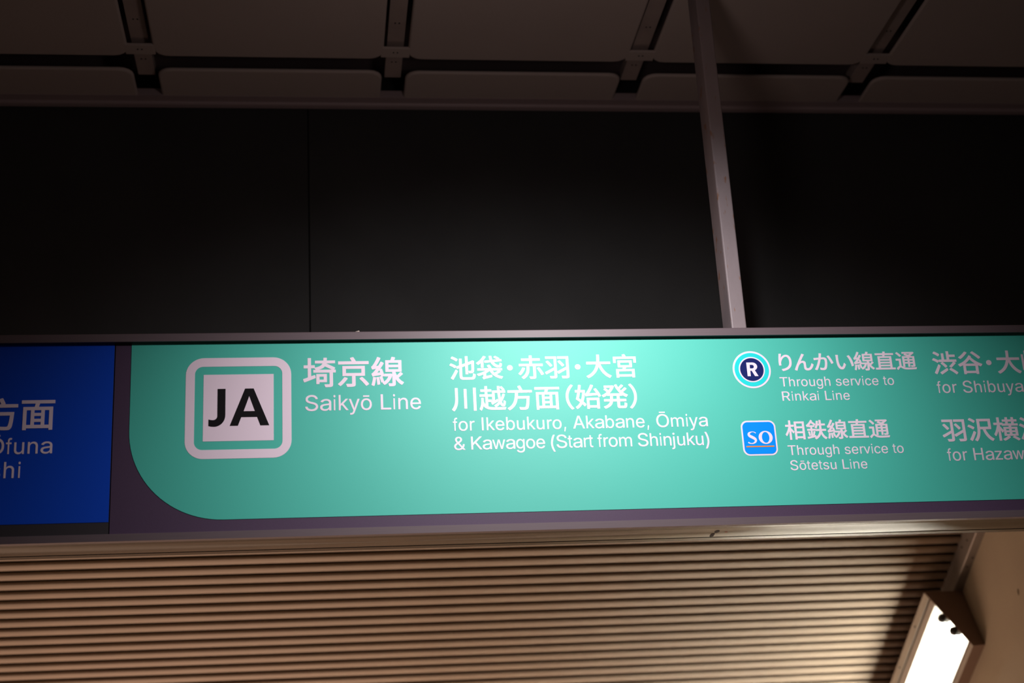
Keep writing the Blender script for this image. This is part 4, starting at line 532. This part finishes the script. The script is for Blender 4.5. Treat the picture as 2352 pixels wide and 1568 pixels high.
GL['u'] = [[69, 522, 150, 523, 156, 519, 156, 187, 159, 162, 164, 142, 171, 125, 180, 110, 201, 89, 225, 75, 262, 67, 286, 67, 303, 70, 340, 85, 366, 105, 382, 130, 394, 157, 400, 187, 400, 519, 406, 523, 489, 522, 489, -6, 404, -6, 401, 69, 398, 68, 379, 39, 364, 25, 345, 10, 321, -2, 299, -9, 269, -15, 225, -15, 194, -9, 172, -2, 133, 20, 112, 41, 90, 73, 83, 90, 73, 125, 68, 160]]
GL[','] = [[88, -146, 87, -141, 89, -123, 117, 101, 119, 105, 122, 106, 190, 105, 191, 100, 139, -144, 133, -147]]
GL['A'] = [[279, 718, 389, 717, 654, 9, 653, 1, 559, 0, 552, 3, 489, 179, 480, 199, 475, 200, 188, 199, 116, 1, 15, 1, 14, 6, 22, 29, 266, 689, 276, 714],
  [333, 625, 330, 622, 282, 469, 218, 285, 223, 283, 447, 283, 448, 289, 393, 439, 336, 622]]
GL['O'] = [[418, -19, 360, -19, 292, -8, 259, 2, 224, 17, 169, 53, 120, 102, 84, 156, 59, 215, 50, 249, 42, 295, 39, 326, 39, 390, 47, 456, 56, 492, 70, 531, 100, 587, 125, 621, 144, 642, 174, 668, 207, 690, 237, 706, 270, 718, 308, 729, 344, 734, 379, 735, 388, 737, 399, 735, 434, 734, 481, 726, 508, 718, 546, 703, 604, 668, 627, 649, 658, 614, 681, 582, 700, 546, 719, 497, 728, 464, 736, 413, 736, 369, 739, 359, 736, 346, 736, 303, 725, 241, 717, 210, 700, 169, 665, 110, 643, 85, 609, 53, 555, 17, 519, 2, 486, -8],
  [421, 73, 467, 84, 508, 102, 538, 122, 560, 142, 588, 177, 613, 223, 627, 269, 635, 318, 635, 397, 624, 462, 610, 500, 585, 544, 549, 586, 511, 613, 478, 629, 429, 642, 407, 645, 369, 645, 314, 634, 267, 613, 235, 591, 218, 576, 187, 536, 166, 495, 149, 438, 143, 405, 143, 374, 140, 364, 143, 310, 157, 244, 171, 210, 194, 171, 211, 149, 240, 122, 270, 102, 303, 87, 328, 79, 358, 73]]
GL['m'] = [[768, 1, 686, 0, 680, 4, 680, 369, 677, 386, 672, 401, 661, 419, 639, 439, 604, 453, 589, 456, 564, 457, 529, 448, 515, 441, 495, 427, 474, 399, 464, 369, 461, 347, 461, 4, 455, 0, 373, 1, 372, 371, 369, 389, 359, 411, 351, 422, 328, 441, 298, 453, 284, 456, 261, 457, 234, 451, 221, 446, 204, 436, 189, 424, 171, 401, 164, 386, 156, 362, 153, 339, 153, 4, 147, 0, 65, 1, 65, 527, 149, 527, 152, 451, 178, 487, 204, 510, 236, 527, 259, 535, 276, 538, 321, 538, 346, 532, 366, 525, 389, 510, 404, 495, 418, 475, 435, 445, 454, 473, 484, 502, 524, 525, 559, 535, 577, 538, 624, 538, 641, 535, 669, 527, 698, 513, 709, 505, 732, 482, 751, 453, 761, 428, 769, 389]]
GL['&'] = [[242, 715, 263, 718, 327, 718, 356, 712, 380, 705, 419, 683, 447, 657, 460, 639, 473, 609, 479, 582, 479, 542, 473, 517, 465, 497, 447, 467, 431, 449, 403, 423, 331, 372, 329, 367, 480, 193, 484, 194, 492, 209, 502, 239, 511, 281, 512, 311, 603, 311, 604, 271, 593, 209, 579, 174, 561, 139, 547, 119, 561, 99, 645, 5, 645, -4, 534, -4, 498, 36, 483, 49, 441, 21, 414, 8, 385, -2, 316, -15, 263, -15, 236, -12, 189, -2, 157, 11, 130, 26, 117, 35, 86, 64, 68, 89, 58, 109, 50, 131, 44, 164, 44, 204, 47, 224, 55, 249, 66, 269, 97, 309, 133, 340, 189, 384, 140, 447, 119, 484, 111, 507, 105, 539, 105, 572, 111, 604, 129, 644, 157, 675, 173, 687, 202, 702],
  [422, 119, 421, 124, 252, 312, 247, 312, 203, 281, 170, 250, 161, 239, 151, 219, 145, 201, 142, 176, 148, 146, 153, 134, 167, 113, 186, 95, 220, 76, 263, 65, 303, 65, 321, 68, 374, 86, 402, 101],
  [268, 438, 341, 489, 364, 513, 378, 537, 381, 549, 381, 577, 375, 597, 356, 620, 345, 627, 321, 637, 305, 640, 284, 640, 255, 632, 235, 622, 222, 609, 206, 584, 203, 572, 203, 542, 209, 519, 230, 482, 256, 449]]
GL['K'] = [[663, 0, 544, 0, 297, 324, 289, 334, 283, 336, 178, 233, 176, 0, 76, 0, 76, 717, 170, 718, 177, 714, 178, 355, 184, 358, 220, 401, 277, 461, 531, 715, 539, 718, 663, 717, 663, 711, 645, 692, 462, 511, 359, 406, 663, 8]]
GL['w'] = [[14, 522, 97, 523, 104, 519, 176, 258, 208, 121, 211, 116, 213, 119, 216, 128, 248, 268, 317, 522, 402, 523, 408, 519, 472, 282, 511, 117, 514, 119, 517, 128, 544, 246, 617, 517, 620, 522, 625, 523, 708, 522, 709, 517, 699, 480, 571, 45, 556, 1, 478, 0, 471, 4, 407, 231, 362, 406, 359, 402, 327, 272, 251, 1, 166, 1, 16, 507]]
GL['g'] = [[498, 529, 499, -51, 491, -91, 477, -123, 460, -148, 445, -165, 416, -187, 385, -202, 339, -215, 301, -220, 248, -220, 224, -217, 188, -209, 145, -192, 110, -169, 86, -143, 67, -116, 62, -106, 63, -101, 113, -70, 133, -62, 140, -67, 153, -86, 175, -108, 195, -122, 224, -134, 253, -140, 296, -140, 332, -131, 344, -127, 363, -116, 383, -101, 397, -81, 405, -66, 412, -33, 412, 80, 411, 84, 409, 83, 379, 42, 349, 19, 322, 7, 284, -1, 236, -1, 195, 7, 149, 27, 110, 57, 84, 90, 67, 120, 55, 150, 43, 208, 40, 236, 40, 291, 43, 318, 55, 376, 74, 421, 98, 459, 129, 492, 147, 505, 173, 520, 212, 532, 226, 535, 270, 538, 308, 533, 332, 525, 370, 500, 386, 484, 411, 449, 414, 448, 416, 529],
  [286, 455, 257, 455, 231, 450, 205, 437, 185, 423, 173, 410, 158, 389, 144, 359, 134, 326, 129, 288, 129, 238, 134, 203, 146, 165, 164, 134, 178, 116, 200, 99, 214, 92, 236, 84, 272, 79, 308, 84, 332, 92, 359, 110, 374, 125, 388, 145, 402, 178, 412, 223, 415, 251, 415, 281, 410, 321, 400, 359, 385, 389, 374, 406, 354, 428, 344, 435, 320, 447]]
GL['('] = [[295, 733, 299, 729, 298, 724, 267, 658, 242, 598, 215, 516, 195, 446, 184, 390, 173, 317, 172, 293, 170, 283, 170, 199, 178, 130, 187, 88, 209, 10, 245, -85, 278, -158, 298, -198, 299, -203, 292, -207, 207, -207, 201, -203, 182, -172, 143, -95, 118, -35, 91, 54, 76, 125, 68, 199, 68, 283, 71, 293, 71, 320, 87, 427, 113, 527, 135, 593, 160, 653, 193, 716, 202, 730, 207, 733]]
GL['t'] = [[254, 1, 224, -7, 186, -7, 151, 1, 133, 11, 118, 23, 101, 45, 87, 80, 82, 108, 82, 456, 77, 460, 17, 460, 14, 466, 15, 539, 77, 541, 82, 544, 82, 663, 85, 669, 155, 668, 158, 542, 242, 541, 247, 537, 246, 461, 162, 460, 157, 456, 156, 128, 159, 110, 165, 95, 174, 84, 180, 79, 203, 74, 232, 79, 244, 77, 257, 7, 257, 2]]
GL['h'] = [[65, 717, 147, 718, 152, 714, 154, 461, 157, 462, 181, 495, 208, 517, 238, 532, 282, 543, 337, 543, 374, 535, 394, 527, 428, 505, 447, 487, 461, 467, 473, 442, 483, 412, 489, 382, 489, 351, 491, 344, 490, 1, 406, 0, 400, 4, 400, 354, 397, 369, 389, 394, 382, 409, 356, 438, 332, 452, 300, 460, 265, 460, 223, 447, 200, 432, 182, 414, 171, 397, 158, 364, 153, 329, 152, 4, 147, 0, 65, 1]]
GL['j'] = [[134, 517, 138, 511, 138, -78, 135, -100, 127, -125, 110, -157, 87, -180, 70, -192, 38, -204, 23, -207, 6, -210, -33, -210, -37, -204, -36, -130, 1, -125, 11, -123, 24, -115, 36, -103, 41, -92, 49, -63, 49, 514, 55, 518],
  [155, 648, 147, 627, 124, 608, 107, 602, 80, 602, 60, 610, 50, 618, 40, 630, 35, 643, 32, 660, 35, 677, 40, 690, 48, 700, 60, 710, 80, 718, 110, 717, 119, 715, 132, 708, 147, 692, 155, 672]]
GL[')'] = [[38, 733, 129, 732, 135, 727, 149, 703, 184, 629, 215, 548, 240, 456, 254, 388, 262, 327, 262, 301, 265, 291, 265, 188, 257, 120, 245, 62, 231, 12, 201, -72, 146, -182, 133, -203, 129, -207, 41, -207, 35, -206, 34, -203, 80, -106, 124, 7, 146, 88, 155, 128, 163, 194, 163, 291, 160, 322, 138, 446, 110, 545, 82, 622, 34, 727, 35, 732]]
GL['T'] = [[259, 0, 255, 6, 254, 629, 248, 633, 18, 633, 14, 639, 14, 714, 21, 718, 593, 718, 597, 712, 597, 639, 593, 633, 363, 633, 357, 629, 356, 4, 350, 0]]
GL['v'] = [[8, 522, 98, 523, 104, 519, 213, 219, 234, 153, 248, 101, 251, 99, 254, 104, 282, 202, 396, 519, 404, 523, 491, 522, 492, 514, 310, 35, 297, 4, 295, 1, 210, 0, 203, 4, 10, 510]]
GL['c'] = [[389, 505, 417, 484, 436, 465, 452, 443, 469, 407, 475, 390, 474, 382, 394, 361, 392, 363, 376, 400, 364, 415, 344, 433, 322, 445, 286, 456, 248, 456, 231, 453, 204, 443, 183, 428, 162, 407, 148, 387, 134, 355, 124, 320, 119, 288, 119, 233, 124, 203, 136, 161, 159, 120, 194, 86, 221, 73, 245, 67, 286, 67, 317, 75, 336, 85, 353, 97, 370, 115, 383, 136, 392, 161, 397, 164, 474, 145, 477, 138, 469, 113, 447, 73, 417, 39, 389, 18, 356, 1, 322, -9, 291, -15, 245, -15, 209, -9, 171, 3, 147, 16, 122, 34, 105, 49, 88, 68, 69, 96, 52, 131, 43, 158, 35, 193, 30, 230, 30, 288, 37, 342, 52, 392, 67, 422, 86, 453, 120, 488, 156, 513, 199, 530, 245, 538, 284, 538, 305, 535, 332, 530, 361, 520]]
GL['R'] = [[86, 717, 398, 718, 450, 713, 513, 697, 542, 685, 574, 665, 611, 630, 638, 587, 653, 534, 656, 489, 653, 482, 653, 459, 646, 429, 632, 394, 615, 367, 604, 354, 560, 319, 530, 303, 505, 294, 504, 291, 681, 11, 684, 6, 683, 1, 565, 0, 556, 3, 398, 259, 386, 276, 380, 278, 196, 276, 194, 4, 187, 0, 86, 1],
  [196, 632, 196, 364, 395, 363, 418, 365, 447, 371, 484, 386, 516, 411, 534, 439, 540, 457, 546, 492, 543, 524, 534, 554, 522, 574, 514, 584, 491, 604, 444, 625, 395, 633]]
GL['H'] = [[77, 1, 77, 717, 166, 718, 172, 714, 174, 412, 544, 410, 549, 412, 550, 417, 551, 714, 557, 718, 646, 717, 646, 1, 557, 0, 551, 4, 549, 324, 179, 325, 174, 324, 173, 319, 172, 4, 166, 0]]
GL['z'] = [[32, 0, 31, 61, 34, 71, 338, 440, 337, 442, 332, 443, 43, 443, 39, 449, 40, 523, 460, 523, 461, 459, 458, 449, 164, 86, 165, 83, 170, 82, 465, 82, 469, 76, 468, 0]]
GL['F'] = [[90, 0, 86, 6, 87, 718, 581, 718, 583, 640, 579, 634, 195, 633, 195, 397, 542, 396, 546, 390, 546, 315, 539, 311, 196, 310, 194, 4, 187, 0]]
GL['s'] = [[326, 530, 370, 513, 399, 493, 415, 477, 430, 457, 445, 427, 451, 410, 448, 400, 370, 384, 366, 387, 353, 412, 343, 425, 319, 445, 303, 453, 283, 458, 244, 461, 203, 453, 185, 445, 167, 433, 157, 423, 146, 405, 143, 392, 143, 375, 148, 360, 155, 350, 169, 338, 188, 327, 224, 315, 329, 291, 360, 281, 393, 266, 424, 244, 445, 218, 453, 203, 461, 176, 464, 143, 461, 121, 456, 98, 445, 76, 418, 41, 386, 18, 355, 3, 324, -7, 275, -15, 216, -15, 167, -7, 136, 3, 103, 20, 68, 51, 53, 71, 43, 91, 32, 126, 35, 133, 110, 149, 118, 149, 121, 148, 138, 111, 149, 97, 164, 85, 190, 73, 213, 67, 229, 65, 262, 65, 283, 68, 308, 75, 324, 83, 348, 101, 358, 113, 366, 131, 366, 151, 363, 163, 356, 176, 339, 192, 311, 206, 180, 237, 149, 247, 118, 262, 90, 282, 66, 310, 53, 340, 47, 372, 47, 392, 53, 422, 66, 452, 81, 472, 104, 495, 144, 518, 180, 530, 231, 538, 278, 538]]
GL = {c: [list(zip(q[0::2], q[1::2])) for q in v] for c, v in GL.items()}
GL['・'] = [[(250 + 107 * math.cos(2 * math.pi * k / 28), 367 + 107 * math.sin(2 * math.pi * k / 28)) for k in range(28)]]
HW = dict(a=556, b=556, c=500, e=556, f=278, g=556, h=556, i=222, j=222, k=500, l=222, m=833, n=556, o=556, r=333, s=500, t=278, u=556, v=500, w=722, y=500, z=500, A=667, F=611, H=722, I=278, K=667, L=556, O=778, R=722, S=667, T=611)
HW.update({' ': 278, ',': 278, '&': 667, '(': 333, ')': 333})
KX = {'・': 530, '（': 500, '）': 500, 'り': 860, 'ん': 930, 'い': 930}
def letters(txt, x, z, sx, sz, tr, parent, name='lettering', sp=0):
    loops = []
    for ch in txt:
        cjk = ord(ch) > 0x2fff or ch == '・'
        if ch != ' ':
            base = {'ō': 'o', 'Ō': 'O'}.get(ch, ch)
            ox = -500 if ch == '（' else 0
            for q in GL[base]: loops.append([(x + (a + ox) * sx / 1000, z + b * sz / 1000) for a, b in q])
            if ch in 'ōŌ':
                w2, c, zb = (140, 278, 610) if ch == 'ō' else (165, 389, 800)
                loops.append([(x + (c + a) * sx / 1000, z + (zb + b) * sz / 1000) for a, b in ((-w2, 0), (w2, 0), (w2, 68), (-w2, 68))])
            adv = KX.get(ch, 1000) if cjk else HW[base] + tr
        else: adv = HW[' '] + tr + sp
        x += adv * sx / 1000
    return poly_mesh(name, loops, YL, TL, M['white'], parent)
for t in (
    ('埼京線', -0.0248, 2.6690, 0.07442, 0.07218, 0), ('Saikyō Line', -0.0218, 2.6088, 0.04892, 0.04892, 7.4),
    ('池袋・赤羽・大宮', 0.2975, 2.6798, 0.06064, 0.05904, 0), ('川越方面（始発）', 0.2998, 2.6080, 0.06117, 0.05982, 0),
    ('for Ikebukuro, Akabane, Ōmiya', 0.3004, 2.5573, 0.04102, 0.04102, 7.4),
    ('りんかい線直通', 1.0434, 2.6879, 0.05031, 0.04821, 0), ('Through service to', 1.0504, 2.6477, 0.03131, 0.03131, 22.9),
    ('Rinkai Line', 1.0494, 2.6137, 0.03105, 0.03105, 29.1), ('相鉄線直通', 1.0489, 2.5261, 0.04893, 0.04814, 0),
    ('Through service to', 1.0502, 2.4862, 0.03163, 0.03163, 16.9), ('Sōtetsu Line', 1.0504, 2.4517, 0.03101, 0.03101, 24.9),
    ('渋谷・大崎', 1.4191, 2.6767, 0.06123, 0.05988, 0), ('for Shibuya', 1.4212, 2.6264, 0.03957, 0.03957, 25.0),
    ('羽沢横浜', 1.4163, 2.5152, 0.06218, 0.05895, 0), ('for Hazawa', 1.4206, 2.4652, 0.04007, 0.04007, 14.6),
):
    letters(*t, green)
letters('& Kawagoe (Start from Shinjuku)', 0.3000, 2.5140, 0.04104, 0.04104, -13.0, green, sp=-38)
letters('方面', -0.6201 - 0.07552, 2.5834, 0.07552, 0.07525, 0, blue)
letters('Ōfuna', -0.6451 - 0.04845 * 0.7975, 2.5246, 0.04845, 0.04845, 19.5, blue)
letters('shi', -0.6494 - 0.04887 * 0.530, 2.4724, 0.04887, 0.04887, 40.0, blue)

# ---- JA line badge
cx, cz = -0.1621, 2.6190
def lab(o, s): o['label'] = s; return o
lab(poly_mesh('badge_frame', [rrect(cx, cz, 0.2263, 0.2280, 0.0390), rrect(cx, cz, 0.1875, 0.1880, 0.0175)[::-1]], YL, TL, M['white'], green), 'white rounded square ring')
lab(poly_mesh('badge_square', [rrect(cx, cz + 0.0002, 0.1503, 0.1506, 0.0004, 1)], YL, TL, M['white'], green), 'white square behind black letters')
def arc(cx, cz, rx, rz, a0, a1, n=8): return [(cx + rx * math.cos(math.radians(a0 + (a1 - a0) * k / n)), cz + rz * math.sin(math.radians(a0 + (a1 - a0) * k / n))) for k in range(n + 1)]
Jl = [(-0.2069, 2.6617), (-0.1901, 2.6617), (-0.1901, 2.6020)] + arc(-0.2135, 2.6020, 0.0234, 0.0257, 0, -90)[1:] + [(-0.2200, 2.5767), (-0.2256, 2.5782), (-0.2256, 2.5927), (-0.2200, 2.5914)] + arc(-0.2165, 2.6005, 0.0096, 0.0093, -90, 0) + [(-0.2069, 2.6070)]
poly_mesh('badge_letter', [Jl], YL - 0.0005, TL, M['ink'], green)
poly_mesh('badge_letter', [[(-0.1482, 2.6617), (-0.1299, 2.6617), (-0.0965, 2.5778), (-0.1153, 2.5778), (-0.1223, 2.5970), (-0.1562, 2.5970), (-0.1632, 2.5778), (-0.1805, 2.5778)], [(-0.1392, 2.6450), (-0.1512, 2.6103), (-0.1270, 2.6103)]], YL - 0.0005, TL, M['ink'], green)
# ---- round R badge
rx_, rz_ = 0.98825, 2.6893
poly_mesh('badge_disc', [ell(rx_, rz_, 0.0445)], YL, TL, M['white'], green)['label'] = 'white disc under cyan ring'
poly_mesh('badge_disc', [ell(rx_, rz_, 0.0402)], YL - 0.0004, TL, M['cyan'], green)['label'] = 'cyan ring of round badge'
poly_mesh('badge_disc', [ell(rx_, rz_, 0.0304)], YL - 0.0008, TL, M['white'], green)['label'] = 'inner white ring of round badge'
poly_mesh('badge_disc', [ell(rx_, rz_, 0.0274)], YL - 0.0012, TL, M['navy'], green)['label'] = 'navy centre of round badge'
Rl = [(0.9766, 2.7060), (0.9900, 2.7060)] + arc(0.9905, 2.6963, 0.0108, 0.0097, 85, -60, 9) + [(0.9948, 2.6872), (1.0020, 2.6732), (0.9937, 2.6732), (0.9872, 2.6862), (0.9840, 2.6862), (0.9840, 2.6732), (0.9766, 2.6732)]
Rh = [(0.9840, 2.7003), (0.9840, 2.6917), (0.9890, 2.6917)] + arc(0.9893, 2.6960, 0.0042, 0.0043, -90, 90, 8)
poly_mesh('badge_letter', [Rl, Rh], YL - 0.0016, TL, M['white'], green)
# ---- blue SO badge
bx, bz = 0.98785, 2.52755
poly_mesh('badge_plate', [rrect(bx, bz, 0.0798, 0.0814, 0.0150)], YL, TL, M['white'], green)['label'] = 'white edge of square blue badge'
poly_mesh('badge_plate', [rrect(bx, bz, 0.0728, 0.0742, 0.0120)], YL - 0.0004, TL, M['azure'], green)['label'] = 'azure square badge face'
poly_mesh('badge_letter', [ell(1.00235, 2.52835, 0.01610, 0.01520), ell(1.00235, 2.52835, 0.0086, 0.0126)], YL - 0.0008, TL, M['white'], green)
# S: spine with swelling width
sp_ = [(0.9803, 2.5384, .0016), (0.9788, 2.5402, .0019), (0.9745, 2.5418, .0013), (0.9698, 2.5413, .0022), (0.9655, 2.5392, .0042), (0.9640, 2.5360, .0052), (0.9660, 2.5325, .0062), (0.9710, 2.5296, .0066), (0.9760, 2.5266, .0064), (0.9789, 2.5232, .0054), (0.9783, 2.5192, .0044), (0.9745, 2.5160, .0030), (0.9695, 2.5148, .0020), (0.9645, 2.5157, .0024), (0.9612, 2.5178, .0030)]
def spine(pts, sub=4):
    P_ = []
    for i in range(len(pts) - 1):
        p0, p1, p2, p3 = pts[max(i - 1, 0)], pts[i], pts[i + 1], pts[min(i + 2, len(pts) - 1)]
        for k in range(sub):
            t = k / sub
            P_.append(tuple(0.5 * ((2 * p1[j]) + (-p0[j] + p2[j]) * t + (2 * p0[j] - 5 * p1[j] + 4 * p2[j] - p3[j]) * t * t + (-p0[j] + 3 * p1[j] - 3 * p2[j] + p3[j]) * t ** 3) for j in range(3)))
    P_.append(pts[-1]); L, R = [], []
    for i, p in enumerate(P_):
        a = P_[max(i - 1, 0)]; b = P_[min(i + 1, len(P_) - 1)]; dx, dz = b[0] - a[0], b[1] - a[1]; l = math.hypot(dx, dz) or 1
        L.append((p[0] - dz / l * p[2] / 2, p[1] + dx / l * p[2] / 2)); R.append((p[0] + dz / l * p[2] / 2, p[1] - dx / l * p[2] / 2))
    return L + R[::-1]
poly_mesh('badge_letter', [spine(sp_)], YL - 0.0008, TL, M['white'], green)
poly_mesh('badge_line', [[(0.9558, 2.5064), (1.0199, 2.5064), (1.0199, 2.5090), (0.9558, 2.5090)]], YL - 0.0008, TL, M['orange'], green)['label'] = 'orange underline'

# a wisp of dust and cobweb on top of the rail
for (x0, z0, x1, z1, x2, z2) in ((0.0860, 2.7880, 0.1030, 2.7880, 0.1010, 2.7925), (0.0330, 2.7880, 0.0350, 2.7880, 0.0336, 2.7905), (0.0560, 2.7880, 0.0900, 2.7880, 0.0890, 2.7892)):
    bm = bmesh.new()
    v = [bm.verts.new((a, -0.004 + d, b)) for d in (0, 0.002) for a, b in ((x0, z0), (x1, z1), (x2, z2))]
    bm.faces.new(v[:3]); bm.faces.new(v[3:][::-1])
    for i in range(3): bm.faces.new((v[i], v[(i + 1) % 3], v[3 + (i + 1) % 3], v[3 + i]))
    spart('dust_clump', bm, M['dust'])
